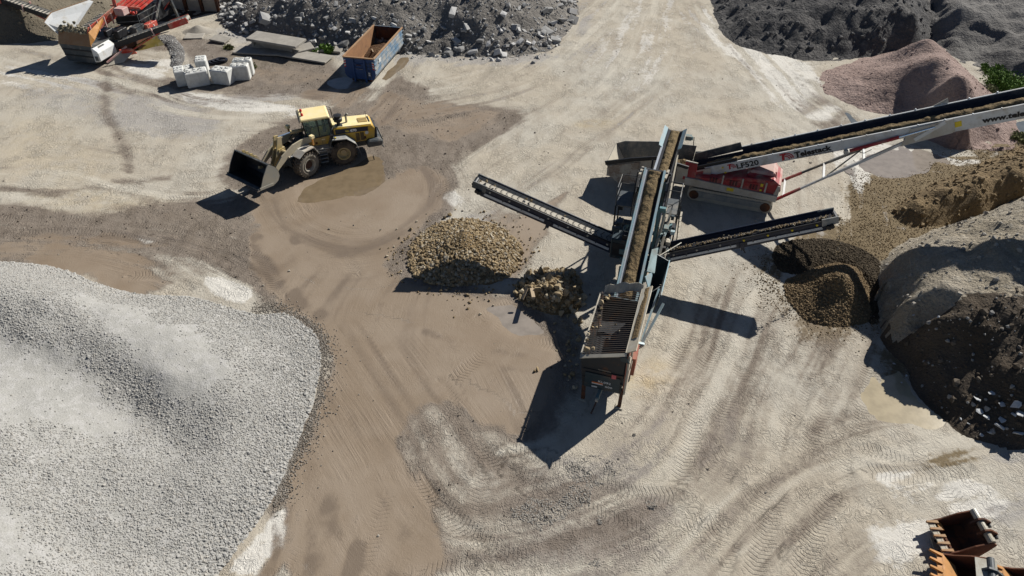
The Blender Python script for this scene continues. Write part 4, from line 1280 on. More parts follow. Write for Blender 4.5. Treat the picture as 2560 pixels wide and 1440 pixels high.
# lumps lying on the grid
sm_ = rock_meshes('clay_lump', 4, M['boulder'], .35, 19, .8)
LU = [(-.95, .33, .36, 'largest clay lump of the pair in the near left corner of the hopper grid'), (-.68, .36, .26, 'clay lump right of the largest one in the near left corner of the hopper grid'),
      (-1.08, .95, .24, 'clay lump on the low left edge of the grid, second step from the near corner'), (-1.1, 1.4, .2, 'round clay lump alone on the low left edge of the hopper grid'),
      (-1.0, 1.78, .22, 'leftmost lump of the row of clay lumps lying along one grid bar'), (-.82, 1.83, .17, 'middle lump of the row of clay lumps lying along one grid bar'), (-.66, 1.9, .14, 'rightmost lump of the row of clay lumps lying along one grid bar'),
      (-.85, 2.5, .26, 'flat clay lump on the left half of the grid, halfway up'), (-.88, 3.12, .22, 'clay lump on the left edge of the grid below the big pale boulder'),
      (-.92, 3.55, .38, 'big pale clay boulder at the far left of the hopper grid'), (-.75, 3.78, .30, 'clay boulder leaning against the big pale one on the grid'), (-.68, 4.0, .24, 'clay lump nearest the far flap of the hopper grid'),
      (-.02, 1.95, .14, 'small dark clay lump stuck near the middle of the hopper grid'), (.22, 1.5, .11, 'tiny clay lump nearest the right wing of the hopper grid')]
for i, (x, y, s_, lb) in enumerate(LU):
    z = 2.83 + (x + 1.15) * .35 + s_ * .25
    o = put('clay_lump', sm_[i % 4], None, None)
    o.location = mat_of(sc_) @ Vector((x, y, z)); o.scale = (s_,) * 3; o.rotation_euler = (i, i * 2, i * 3)
    tag(o, lb, 'clay lump', 'lumps of clay on the hopper grid')
# chassis and supports
m = MB()
for x in (-.55, .55):
    m.beam((x, .5, 1.05), (x, 15.5, 1.35), .14, .3)
for y in (2, 4.6, 7, 9.5, 12, 14.5):
    m.beam((-.55, y, 1.1 + y * .02), (.55, y, 1.1 + y * .02), .12, .2)
m.build('chassis', M['navy'], sc_)
for x in (-.62, .62):
    for y, z in ((6.3, 2.7), (9.6, 4.2), (11.2, 4.9)):
        MB().beam((x, y, 1.1), (x, y + .5, z), .1, .14, (1, 0, 0)).build('support', M['teal'], sc_)
for y in (11.6, 13.0):
    for x in (-.72, .72):
        w_ = MB().lathe((x, y, .52), (1, 0, 0), [(-.14, .2), (-.15, .45), (-.1, .52), (.1, .52), (.15, .45), (.14, .2)], 20).build('wheel', M['tyre'], sc_)
        MB().lathe((x, y, .52), (1, 0, 0), [(-.12, 0), (-.12, .26), (.12, .26), (.12, 0)], 16).build('rim', M['darkteal'], w_)
# side bin and folding drawbar arms on the right flank
m = MB()
m.plate([(1.55, 5.5, 2.3), (1.62, 8.2, 2.5), (1.5, 8.0, .9), (1.35, 5.9, .9)], .05)
m.plate([(.75, 8.2, 2.9), (1.62, 8.2, 2.5), (1.5, 8.2, .9), (.75, 8.2, .9)], .05)
m.plate([(.75, 5.3, 1.0), (1.35, 5.9, .9), (1.5, 8.1, .9), (.75, 8.2, 1.0)], .05)
MB().beam((1.62, 5.6, 2.34), (1.66, 8.2, 2.54), .05, .06).build('bin_edge', M['tealpale'], m.build('side_bin', M['darkteal'], sc_))
for a, b, w_, mt in (((.95, 3.6, 1.2), (.90, 8.0, 3.15), .16, 'tealpale'), ((1.15, 3.5, 1.1), (1.45, 6.1, 2.3), .09, 'tealpale'), ((1.2, 3.4, 1.05), (1.80, 5.2, 2.2), .11, 'tealpale'), ((.9, 3.3, 2.2), (.75, 5.6, 2.9), .12, 'dusty'), ((.78, 3.2, 1.2), (1.3, 3.35, 1.05), .14, 'tealpale'), ((.85, 2.9, .9), (1.25, 3.3, 1.0), .10, 'dusty'), ((.9, 2.4, .5), (.92, 3.3, 1.6), .2, 'teal')):
    MB().beam(a, b, w_, .10).build('arm', M[mt], sc_)
MB().box((.98, 2.5, .75), (.26, 1.0, 1.1)).build('tool_box', M['redoxide'], sc_)
MB().prism([(.72, 6.4, 2.95), (1.1, 6.5, 2.85), (1.0, 8.0, 3.3), (.72, 7.7, 3.35)], (0, 0, .06)).build('bracket_plate', M['teal'], sc_)
MB().plate([(.70, 5.9, 3.05), (.95, 5.7, 2.5), (1.0, 6.6, 2.9)], .05).build('bracket_plate', M['tealpale'], sc_)

# main conveyor
A_, B_ = Vector((.02, 4.7, 2.25)), Vector((.02, 11.7, 5.45))
q, L, t_, s__, n_ = basis(A_, B_)
mc = MB().beam(q(0, -.50, -.16), q(L, -.50, -.16), .07, .44, n_).beam(q(0, .50, -.16), q(L, .50, -.16), .07, .44, n_).beam(q(.3, 0, -.3), q(L - .3, 0, -.3), .8, .06, n_).build('main_conveyor', M['teal'], sc_)
trough(q, L, .92, .2, M['rubber'], mc)
MB().beam(q(0, -.52, .235), q(L, -.50, .235), .09, .04, n_).build('left_rail', M['tealpale'], mc)
MB().beam(q(0, -.425, .20), q(L - .1, -.415, .20), .07, .04, n_).build('left_seal', M['galv'], mc)
MB().beam(q(0, .53, .235), q(L, .51, .235), .12, .04, n_).build('right_rail', M['tealpale'], mc)
MB().tube(q(L, -.42, -.12), q(L, .42, -.12), .18, 14).build('head_drum', M['black'], mc)
load_strip('soil_load', 'brown soil riding up the steep main belt of the green screener', sc_, q, L - .02, .64, .17, M['beltload'], .1, 3)
# screen box with walkways at its top
sb = MB()
for x in (-.82, .82):
    sb.prism([(x, 10.6, 3.2), (x, 13.4, 3.3), (x, 13.4, 4.5), (x, 11.6, 5.35), (x, 10.8, 4.4)], (.05 if x > 0 else -.05, 0, 0))
sb.plate([(-.8, 11.9, 4.2), (.8, 11.9, 4.2), (.8, 13.3, 3.9), (-.8, 13.3, 3.9)], .06)
sb.beam((-.82, 12.05, 5.2), (.86, 12.05, 5.2), .12, .14).beam((-.75, 11.8, 5.5), (.7, 11.9, 5.35), .07, .07)
sb = sb.build('screen_box', M['black'], sc_)
MB().beam((-.72, 11.4, 5.3), (-.66, 12.15, 5.35), .12, .08).build('head_plate', M['dusty'], sb)
MB().beam((.62, 11.4, 5.3), (.68, 12.3, 5.3), .12, .08).build('head_plate', M['dusty'], sb)
for sx in (-1, 1):
    x0, x1 = (-1.75, -.9) if sx < 0 else (.9, 1.55)
    wk = MB().box(((x0 + x1) / 2, 11.9, 3.35), (x1 - x0, 1.5, .07)).build('walkway', M['slate'], sc_)
    xo = x0 if sx < 0 else x1
    for y in (11.2, 12.6):
        MB().tube((xo, y, 3.35), (xo, y, 4.45), .03, 6).build('rail_post', M['slate'], wk)
        MB().beam((xo, y, 1.2), (xo, y, 3.3), .08, .08, (1, 0, 0)).build('walkway_leg', M['black'], wk)
    m = MB()
    for z in (3.9, 4.45): m.tube((xo, 11.2, z), (xo, 12.6, z), .025, 6).tube((xo, 12.6, z), (.85 * sx, 12.6, z), .025, 6)
    m.build('hand_rail', M['slate'], wk)
lad = MB()
for y in (11.3, 11.75): lad.tube((1.85, y, .2), (1.65, y, 3.6), .03, 6)
lad = lad.build('ladder', M['black'], sc_)
rung = MB().beam((1.8, 11.3, 0), (1.8, 11.75, 0), .10, .03).mesh('rung', M['dusty'])
for k in range(9): put('rung', rung, lad, Matrix.Translation((.03 - k * .01, 0, .5 + k * .34)))
# engine, pumps and hydraulic clutter
def clutter(n, lo, hi, seed, mats):
    r_ = random.Random(seed)
    for k in range(n):
        c = Vector([r_.uniform(a, b) for a, b in zip(lo, hi)])
        nm, ms = r_.choice((('valve_block', 0), ('hydraulic_motor', 1), ('hose_bundle', 2), ('bracket', 0)))
        b = MB()
        if ms == 0: b.box(c, (r_.uniform(.15, .4), r_.uniform(.15, .45), r_.uniform(.1, .35)))
        elif ms == 1: b.tube(c, c + Vector((r_.uniform(-.1, .1), r_.uniform(.2, .45), r_.uniform(-.1, .1))), r_.uniform(.07, .14), 10).box(c, (.22, .18, .22))
        else:
            p = [c + Vector((.08 * math.sin(i * 1.3 + k), i * .22, -.05 * i * i + .12 * i)) for i in range(6)]
            b.pipe(p, .028, 5).pipe([x + Vector((.07, 0, .03)) for x in p], .024, 5)
        b.build(nm, M[r_.choice(mats)], sc_)
clutter(34, (.75, 8.6, 1.4), (1.5, 12.0, 4.2), 4, ('teal', 'tealpale', 'black', 'darkteal', 'dusty'))
clutter(16, (-1.5, 8.6, 1.3), (-.8, 12.2, 3.6), 9, ('black', 'darkteal', 'black', 'teal'))
eg = MB().box((-1.15, 10.2, 1.9), (.8, 2.0, 1.3)).build('engine_box', M['darkteal'], sc_, bevel=.04)
MB().box((-1.15, 9.19, 1.9), (.6, .04, .8)).build('grille', M['black'], eg)
MB().box((1.15, 10.6, 1.75), (.6, 1.5, .9)).build('fuel_tank', M['black'], sc_, bevel=.04)
for z0 in (2.2, 2.9):
    MB().tube((.85, 9.4, z0), (.95, 11.6, z0 + .6), .035, 6).build('hydraulic_pipe', M['dusty'], sc_)
MB().beam((.8, 8.4, 2.3), (.95, 10.4, 4.0), .12, .1).build('arm', M['dusty'], sc_)
MB().beam((1.05, 8.4, 1.9), (1.2, 11.2, 3.6), .12, .1).build('arm', M['bucketpale'], sc_)
MB().beam((-.8, 12.4, 3.6), (-.55, 15.0, 3.6), .07, .1).build('arm', M['dusty'], sc_)
MB().beam((.95, 12.4, 3.3), (.85, 16.5, 3.9), .08, .1).build('arm', M['dusty'], sc_)

# tail conveyor that feeds the stacker
A_, B_ = Vector((.12, 11.9, 2.95)), Vector((.42, 18.1, 4.55))
q, L, t_, s__, n_ = basis(A_, B_)
tc = MB().beam(q(0, -.46, -.2), q(L, -.46, -.2), .07, .5, n_).beam(q(0, .46, -.2), q(L, .46, -.2), .07, .5, n_).build('tail_conveyor', M['black'], sc_)
trough(q, L, .86, .2, M['rubber'], tc)
MB().beam(q(0, -.47, .22), q(L - 1.6, -.47, .22), .12, .04, n_).build('left_rail', M['galv'], tc)
MB().beam(q(0, .47, .22), q(L - 1.6, .47, .22), .07, .04, n_).build('right_rail', M['black'], tc)
for s0 in (-1, 1):
    MB().prism([q(L - 1.7, s0 * .44, .18), q(L - 1.7, s0 * .64, .34), q(L - 1.5, s0 * .66, .36), q(L, s0 * .66, .36), q(L, s0 * .44, .18)], tuple(n_ * .05)).build('wing_guard', M['tealpale'], tc)
MB().tube(q(L, -.42, -.12), q(L, .42, -.12), .17, 14).build('head_drum', M['black'], tc)
MB().tube(q(L - .3, .7, -.05), q(L - .3, 1.1, -.02), .12, 10).box(q(L - .35, .85, .05), (.35, .3, .25)).build('drive_motor', M['teal'], tc)
MB().tube(q(L - .2, 1.15, 0), q(L - .3, 1.2, -.9), .025, 5).build('hose', M['black'], tc)
for y in (15.5,):
    for x in (-.5, .9): MB().beam((x, y, 1.35), (x, y + .6, 3.6), .08, .1, (1, 0, 0)).build('support', M['black'], sc_)
load_strip('soil_load', 'brown soil on the upper tail belt above the stacker hopper', sc_, q, L, .50, .15, M['beltload'], .1, 31)


def side_conveyor(A, B, label, load, yellow):
    q, L, t, s, n = basis(A, B)
    if t.x < 0: sg = 1
    else: sg = -1
    near = 1 if (mat_of(sc_).to_3x3() @ s).y < 0 else -1     # the side that faces the yard's open middle
    c = MB()
    for v in (-1, 1): c.beam(q(0, v * .36, -.08), q(L, v * .36, -.08), .05, .22, n)
    c.beam(q(.4, 0, -.48), q(L - .5, 0, -.48), .56, .34, n)
    for k in range(8):
        u = .7 + (L - 1.4) * k / 7
        for v in (-1, 1): c.beam(q(u, v * .33, -.12), q(u, v * .27, -.4), .08, .06, t)
    c = c.build('side_conveyor', M['navy'], sc_)
    tag(c, label)
    trough(q, L, .66, .12, M['beltdust'] if load == 0 else M['rubber'], c)
    MB().beam(q(.2, -near * .40, .12), q(L - .6, -near * .40, .12), .05, .16, n).build('skirt', M['navy'], c)
    MB().beam(q(.2, near * .40, .06), q(L - .6, near * .40, .06), .05, .07, n).build('skirt', M['black'], c)
    for a, b in ((1.0, L * .47), (L * .53, L - .7)):
        MB().beam(q(a, near * .29, -.43), q(b, near * .29, -.43), .03, .15, n).build('pale_panel', M['galv'], c)
    MB().beam(q(L * .5 - .1, near * .36, -.45), q(L * .5 + .1, near * .36, -.45), .14, .5, n).build('hinge', M['navy'], c)
    MB().tube(q(L * .5, near * .38, -.62), q(L * .5 + .1, near * .45, -.9), .04, 6).build('hinge_pin', M['black'], c)
    for v in (-1, 1):
        MB().beam(q(L - .75, v * .40, -.02), q(L + .05, v * .40, -.02), .06, .42, n).build('end_plate', M['slatetop'] if load else M['slate'], c)
    MB().tube(q(L - .02, -.34, -.08), q(L - .02, .34, -.08), .14, 12).build('head_drum', M['black'], c)
    MB().tube(q(L - .3, near * .42, -.25), q(L - .3, near * .62, -.25), .11, 10).box(q(L - .45, near * .5, -.3), (.25, .16, .2)).build('drive_motor', M['black'], c)
    rol = MB().tube((0, -.05, 0), (0, .05, 0), .06, 8)
    for k in range(7):
        u = 1.2 + (L - 2.2) * k / 6
        MB().tube(q(u, near * .41, -.06), q(u, near * .47, -.06), .055, 8).build('roller_end', M['labelyellow'] if yellow and k > 2 else M['dusty'], c)
    if not load:
        m = MB()
        for k in range(26):
            u = .6 + (L - .9) * k / 25
            m.pipe([q(u, -.26, .09), q(u + .14, 0, .03), q(u, .26, .09)], .014, 4)
        m.build('cleats', M['rubber'], c)
    return c, q, L


scM = mat_of(sc_).inverted()
c_, q, L = side_conveyor(scM @ Vector((6.35, 30.55, 1.75)), scM @ Vector((-1.95, 33.2, 4.35)), 'left side conveyor with an almost empty cleated belt', 0, False)
for i, (u, v, s_, lb) in enumerate([(L - .25, -.1, .2, 'brown stone about to drop off the tip of the left side conveyor'), (L - .55, .12, .24, 'second brown stone from the tip of the left side conveyor'), (L - 1.05, .05, .18, 'third brown stone from the tip of the left side conveyor'), (L - 2.9, .12, .2, 'smaller of two close stones on the outer third of the left side conveyor'), (L - 3.2, .1, .26, 'bigger of two close stones on the outer third of the left side conveyor'), (L - 5.2, .14, .18, 'lone brown stone midway along the left side conveyor belt'), (1.2, .15, .22, 'brown stone lowest on the left side conveyor, near the screener')]):
    o = put('stone', rock_clay[i % 7], None)
    o.location = mat_of(sc_) @ q(u, v, .08 + s_ * .3); o.scale = (s_,) * 3; o.rotation_euler = (i, i * 2, i)
    tag(o, lb, 'stone', 'stones riding on the left side conveyor')
c_, q, L = side_conveyor(scM @ Vector((7.35, 30.05, 1.75)), scM @ Vector((16.35, 29.75, 4.45)), 'right side conveyor carrying small stones, with yellow roller ends', 1, True)
U = RNG.uniform(.3, L - .1, 420); V = np.clip(RNG.normal(.08, .07, 420), -.25, .28)
MM = mat_of(sc_)
stuff('stone_load', [tuple(MM @ q(u, v, .04 + abs(v) * .2)) for u, v in zip(U, V)], RNG.uniform(.03, .10, 420), M['claystone'], label='small brown stones riding along the right side conveyor belt')
# thin fall of stones from the tip of the right conveyor
tip = MM @ q(L + .1, 0, 0)
pp = []
for k in range(70):
    f = RNG.uniform(0, 1)
    pp.append((tip.x + .75 * math.sqrt(f) * .9 + RNG.normal(0, .05), tip.y - .12 * f + RNG.normal(0, .08), tip.z - 2.5 * f))
stuff('falling_stones', pp, RNG.uniform(.03, .09, 70), M['claystone'], label='thin trickle of stones falling from the tip of the right side conveyor')
a, b = MM.inverted() @ G(1622, 655, 2.6), MM.inverted() @ G(1703, 607, 2.45)
MB().tube(a, b, .03, 8).build('stay_rod', M['bucketpale'], sc_)

# ------------------------------------------------------------------ long white stacking conveyor
TO, TA = Vector((11.05, 37.99, 0)), R(19.6)
st = thing('stacking_conveyor', 'long white tracked stacking conveyor with red engine body rising to the right edge', 'conveyor', TO, -TA)
STM = mat_of(st)
for y in (.27, 2.2):
    pr = []
    for cx, a0 in ((.42, 90), (4.75, -90)):
        for k in range(9):
            a = R(a0 + k * 22.5); pr.append((cx + .42 * math.cos(a), .42 + .42 * math.sin(a)))
    tr = MB().prism([(x, y - .25, z) for x, z in pr], (0, .5, 0)).build('crawler_track', M['dusty'] if y < 1 else M['rustdark'], st)
    m = MB()
    for k in range(26):
        x = .3 + k * .18
        m.box((x, y, .855), (.10, .5, .03))
    m.build('track_shoe', M['dusty'], tr)
    for cx in (.42, 4.75):
        MB().lathe((cx, y - .27 if y < 1 else y + .27, .42), (0, 1, 0), [(-.04, 0), (-.04, .3), (.04, .3), (.04, 0)], 16).build('sprocket', M['rustdark'], tr)
    MB().prism([(.6, y - .27, .30), (4.5, y - .27, .30), (4.6, y - .27, .70), (.5, y - .27, .70)], (0, -.03, 0)).build('track_frame', M['slatetop'], tr)
MB().prism([(-.3, .02, 1.0), (5.25, .02, .88), (5.3, .02, 1.30), (-.3, .02, 1.50)], (0, 2.44, 0)).build('chassis', M['whitedusty'], st)
by = MB().prism([(.25, .16, 1.46), (5.15, .16, 1.28), (5.25, .16, 2.0), (4.9, .16, 2.25), (3.2, .16, 2.12), (1.6, .16, 1.78), (.25, .16, 1.60)], (0, 2.1, 0)).build('engine_body', M['red'], st, bevel=.05)
MB().prism([(3.3, .5, 2.15), (5.0, .5, 2.15), (4.95, .9, 2.42), (3.5, .9, 2.42)], (0, .0, .02)).build('hood_edge', M['red'], by)
MB().prism([(3.2, .65, 2.12), (5.05, .65, 2.12), (4.8, .65, 2.5), (3.5, .65, 2.42)], (0, 1.5, 0)).build('hood', M['pinkdust'], by, bevel=.08)
MB().prism([(4.6, .2, 2.16), (5.24, .2, 1.9), (5.32, .2, 1.5), (5.38, .2, 1.6), (5.3, .2, 2.0), (4.7, .2, 2.24)], (0, 2.0, 0)).build('dusty_end', M['pinkdust'], by)
MB().prism([(5.0, .12, 1.22), (5.3, .12, 1.22), (5.3, .12, 1.95), (5.15, .12, 1.98)], (0, -.03, 0)).build('end_trim', M['whitedusty'], by)
for x in (.85, 2.05, 3.25):
    sl_ = MB().prism([(x - .1, .14, 1.42 - x * .02), (x + .95, .14, 1.40 - x * .02), (x + .95, .14, 1.66 + .09 * x), (x - .1, .14, 1.58 + .08 * x)], (0, -.02, 0)).build('side_panel', M['red'], by)
    m = MB()
    for i in range(3):
        for k in range(5):
            m.box((x + .38 + i * .17, .112, 1.50 + k * .07), (.12, .02, .035))
    m.build('louvre', M['black'], sl_)
for x in (1.95, 3.12, 4.5): MB().beam((x, .10, 1.40), (x, .10, 2.05), .06, .09, (1, 0, 0)).build('door_post', M['whitedusty'], by)
for x, z, w_, h_ in ((4.25, 1.85, .16, .2), (4.25, 1.5, .12, .12), (2.5, 1.22, .42, .22)):
    MB().box((x, .005 if z < 1.3 else .10, z), (w_, .015, h_)).build('sticker', M['labelyellow'], by)
# feed hopper at the low end
hp_ = MB()
hp_.prism([(-5.34, -.10, 1.55), (-2.2, -.10, 2.6), (-.2, -.10, 2.3), (-.2, .35, .75), (-4.9, .35, .55)], (0, .05, 0))
hp_ = hp_.build('feed_hopper', M['whitedusty'], st)
MB().plate([(-5.3, -.1, 1.6), (-5.25, 2.35, 1.75), (-4.5, 2.0, .8), (-4.5, .35, .7)], .06).build('hopper_end', M['dusty'], hp_)
MB().plate([(-5.25, 2.35, 1.75), (-4.7, 2.38, 2.0), (-2.6, 2.38, 2.35), (-.1, 2.38, 2.5), (-.2, 2.0, .8), (-4.5, 2.0, .8)], .06).build('hopper_wall', M['slate'], hp_)
MB().plate([(-4.7, .3, .72), (-.2, .3, .82), (-.2, 2.05, .82), (-4.7, 2.05, .72)], .06).build('hopper_floor', M['rubber'], hp_)
MB().beam((-5.36, -.14, 1.62), (-3.6, -.14, 2.22), .10, .26).beam((-3.6, -.14, 2.22), (-2.2, -.14, 2.60), .10, .24).beam((-2.2, -.14, 2.6), (-.2, -.14, 2.3), .10, .2).build('rubber_rim', M['black'], hp_)
MB().prism([(-5.2, -.16, 1.45), (-3.2, -.16, 2.10), (-3.2, -.16, .55), (-4.4, -.16, .35), (-5.0, -.16, .75)], (0, .05, 0)).build('rusty_panel', paint('rust_streaked_panel', (.42, .39, .33), (.35, .31, .25), .5, .7, .42), hp_)
MB().box((-5.1, .3, .9), (.3, .5, .6)).build('hopper_leg', M['whitedusty'], hp_)
MB().prism([(-.45, .1, 1.3), (.35, .1, 1.3), (.25, .3, 2.45), (-.45, .3, 2.5)], (0, .06, 0)).build('red_flap', M['red'], hp_)
MB().beam((-.45, .26, 2.53), (.3, .26, 2.48), .06, .06).build('flap_edge', M['whitedusty'], hp_)
MB().plate([(-.1, 2.38, 2.1), (.9, 2.38, 2.3), (1.0, 2.2, 1.2), (-.2, 2.0, .8)], .06).build('hopper_wall', M['slate'], hp_)
pp = [STM @ Vector((RNG.normal(-.55, .55), RNG.normal(1.15, .38), 0)) for _ in range(900)]
pts_ = []
for p in pp:
    l = STM.inverted() @ p; r_ = math.hypot((l.x + .55) / 1.2, (l.y - 1.15) / .8)
    if -2.5 < l.x < .5 and .4 < l.y < 2.0: pts_.append((p.x, p.y, 2.0 - r_ * .6))
stuff('soil_load', pts_, RNG.uniform(.12, .3, len(pts_)), M['finestone'] if False else rockmat('hopper_soil', (.19, .14, .078), (.24, .18, .10)), label='brown soil heaped in the stacker hopper under the tail belt')
# boom
A_ = Vector((-.3, 1.25, 1.42)); SLOPE = .450
B_ = Vector((23.5, 1.25, 1.42 + 23.8 * SLOPE))
q, L, t_, s_, n_ = basis(A_, B_)
near = 1
bm_ = MB()
J = 14.0
for v in (-.62, .62):
    bm_.beam(q(1.2, v, -.14), q(J, v, -.14), .06, .58, n_)
    bm_.beam(q(J, v * 1.02, -.22), q(L, v * 1.02, -.22), .07, .78, n_)
for k in range(20): bm_.beam(q(1 + k * 1.25, -.6, -.4), q(1 + k * 1.25, .6, -.4), .08, .08, n_)
boom = bm_.build('boom', M['white'], st)
trough(q, L, 1.08, .2, M['rubber'], boom)
MB().beam(q(3.4, -.58, .30), q(L, -.58, .30), .04, .26, n_).build('far_skirt', M['navy'], boom)
MB().beam(q(3.4, -.63, .45), q(L, -.63, .45), .09, .04, n_).build('far_rail', M['white'], boom)
MB().beam(q(1.2, .62, .165), q(L, .62, .165), .10, .03, n_).build('near_rail', M['white'], boom)
MB().beam(q(-.4, .58, .22), q(3.2, .58, .26), .06, .24, n_).build('near_skirt', M['black'], boom)
MB().beam(q(.6, -.60, .42), q(3.4, -.60, .52), .08, .5, n_).build('far_hood', M['slate'], boom)
MB().plate([q(-.6, .70, -.35), q(1.4, .70, -.5), q(1.6, .70, .12), q(-.6, .70, .1)], .06).build('tail_frame', M['whitedusty'], boom)
tp = MB().plate([q(-.4, .75, -.2), q(1.0, .75, -.2), q(1.1, .75, .02), q(-.4, .75, .02)], .03).build('red_panel', M['red'], boom)
for k in range(4): MB().beam(q(-.25 + k * .32, .77, -.09), q(-.08 + k * .32, .77, -.09), .02, .1, n_).build('slot', M['redoxide'], tp)
for k in range(16):
    u = 4 + k * 1.25
    MB().box(q(u, .66, .2), (.07, .05, .06)).build('bracket', M['galv'], boom)
    MB().box(q(u, -.66, .5), (.07, .05, .06)).build('bracket', M['galv'], boom)
load_strip('soil_load', 'band of brown soil riding up the long white stacking conveyor', st, q, L, .66, .16, M['beltload'], 1.2, 47, side=.05)
# fold joint
MB().plate([q(J - 1.6, .72, .08), q(J + .1, .72, .16), q(J + .3, .72, -.62), q(J - 2.2, .72, -.85)], .05).build('joint_plate', M['whitedusty'], boom)
MB().beam(q(J - 1.5, .76, -.6), q(J, .76, .1), .05, .2, n_).build('joint_arm', M['white'], boom)
MB().plate([q(J - .6, -.7, .4), q(J + .3, -.7, .75), q(J + .3, -.7, .3)], .06).build('joint_lug', M['whitedusty'], boom)
MB().plate([q(J - .2, .74, .1), q(J + .4, .74, .22), q(J + .4, .74, -.6), q(J + .1, .74, -.5)], .05).build('joint_lug', M['whitedusty'], boom)
MB().tube(q(J - 4.7, .78, -.50), q(J - 2.2, .78, -.25), .10, 10).build('ram', M['red'], boom)
MB().tube(q(J - 2.2, .78, -.25), q(J - .5, .78, -.07), .05, 8).build('ram_rod', M['chrome'], boom)
MB().tube(q(J - 4.9, .66, -.52), q(J - 4.9, .88, -.52), .13, 12).build('ram_pivot', M['whitedusty'], boom)
MB().pipe([q(J - 4.4, .84, -.55), q(J - 4.0, .9, -.75), q(J - 3.6, .88, -.62)], .02, 5).build('hose', M['black'], boom)
# lettering on the near face
nrm = STM.to_3x3() @ s_
Q0 = STM @ q(5, .66, 0); Q1 = STM @ q(J + 4, .672, 0)
iv = STM.inverted()
def face(px, py, far=False): return iv @ ray_plane(px, py, Q1 if far else Q0, nrm)
def logo(px, py, wpx, hpx):
    o = face(px, py); x = face(px + wpx, py - wpx * .27) - o; h = (face(px, py - hpx) - face(px, py)).length
    xd = x.normalized(); w = x.length
    g = MB(); e = s_ * .006
    g.prism([o + n_ * (h * .95) , o + n_ * (h * .75), o + xd * w * .45 + n_ * h * .75, o + xd * w * .45 + n_ * h * .95], e)
    g.prism([o + xd * w * .16 + n_ * h * .75, o + xd * w * .10, o + xd * w * .30, o + xd * w * .36 + n_ * h * .75], e)
    for r0, r1 in ((.42, .55), (.66, .78), (.88, 1.0)):
        pa, pb = [], []
        for k in range(9):
            a = R(90 - k * 11.25)
            for rr, l in ((r0, pa), (r1, pb)):
                l.append(o + xd * w * (.36 + .64 * rr * math.cos(a)) + n_ * h * .95 * rr * math.sin(a))
        for k in range(8): g.prism([pa[k], pa[k + 1], pb[k + 1], pb[k]], e)
    g.build('logo', M['textred'], boom)
def word(txt, p0, p1, hpx, bold, mt='textblack', far=False, name='lettering'):
    a, b = face(*p0, far), face(*p1, far)
    h = (face(p0[0], p0[1] - hpx, far) - a).length
    lettering(txt, M[mt], boom, a + s_ * .003, b - a, n_, h / .70, name, width=(b - a).length, bold=bold)
logo(1821, 424, 20, 13); word('LF520', (1842, 422), (1897, 411), 12, .012)
logo(1952, 403, 33, 18); word('Telestack', (1988, 393), (2081, 374), 12, .02)
word('Mobile Bulk Material Handling', (1992, 397), (2083, 380), 5, 0)
word('www.telestack.com', (2457, 307), (2680, 268), 12, .02, far=True)
g0 = face(2376, 322, True); x_ = (face(2405, 315, True) - g0)
MB().prism([g0, g0 + x_, g0 + x_ + n_ * .32, g0 + n_ * .32], s_ * .006).build('sticker', M['labelyellow'], boom)
for px, py in ((1805, 420), (1812, 432), (1835, 443), (2290, 348)):
    g0 = face(px, py) + s_ * .08; MB().prism([g0, g0 + t_ * .12, g0 + t_ * .12 + n_ * .1, g0 + n_ * .1], s_ * .006).build('sticker', M['labelyellow'], boom)
# trellis leg
for y, mt, z0 in ((.25, 'white', .95), (2.25, 'slate', 1.0)):
    e0 = Vector((5.25, y, z0)); e1 = q(J - 1.7, .60 if y < 1 else -.6, -.62)
    k0 = e0.lerp(e1, .42)
    lg = MB().beam(e0, k0, .10, .12).build('strut', M['slate'] if y > 1 else M['white'], st)
    MB().beam(k0, e1, .13, .15).build('strut_sleeve', M['white'] if y < 1 else M['slatetop'], lg)
    MB().beam(e0, e0.lerp(e1, .2), .14, .14).build('strut_foot', M['red'], lg)
for f in (.06, .38, .68):
    a = Vector((5.25, .25, .95)).lerp(q(J - 1.7, .60, -.62), f); b = Vector((5.25, 2.25, 1.0)).lerp(q(J - 1.7, -.6, -.62), f)
    MB().beam(a, b, .12, .12).build('cross_brace', M['white'], st)
a = Vector((5.25, .25, .95)).lerp(q(J - 1.7, .60, -.62), .38); b = Vector((5.25, 2.25, 1.0)).lerp(q(J - 1.7, -.6, -.62), .68)
MB().beam(a, b, .06, .06).build('cross_brace', M['slate'], st)
# ------------------------------------------------------------------ the wheel loader
LP = Vector((-13.36, 42.83, 0)); RH, FH = R(200), R(234.5)
ld = thing('wheel_loader', 'yellow articulated wheel loader with raised empty bucket standing in brown mud', 'wheel loader', LP, RH)
XF = Matrix.Rotation(FH - RH, 4, 'Z')         # front frame is steered to the left


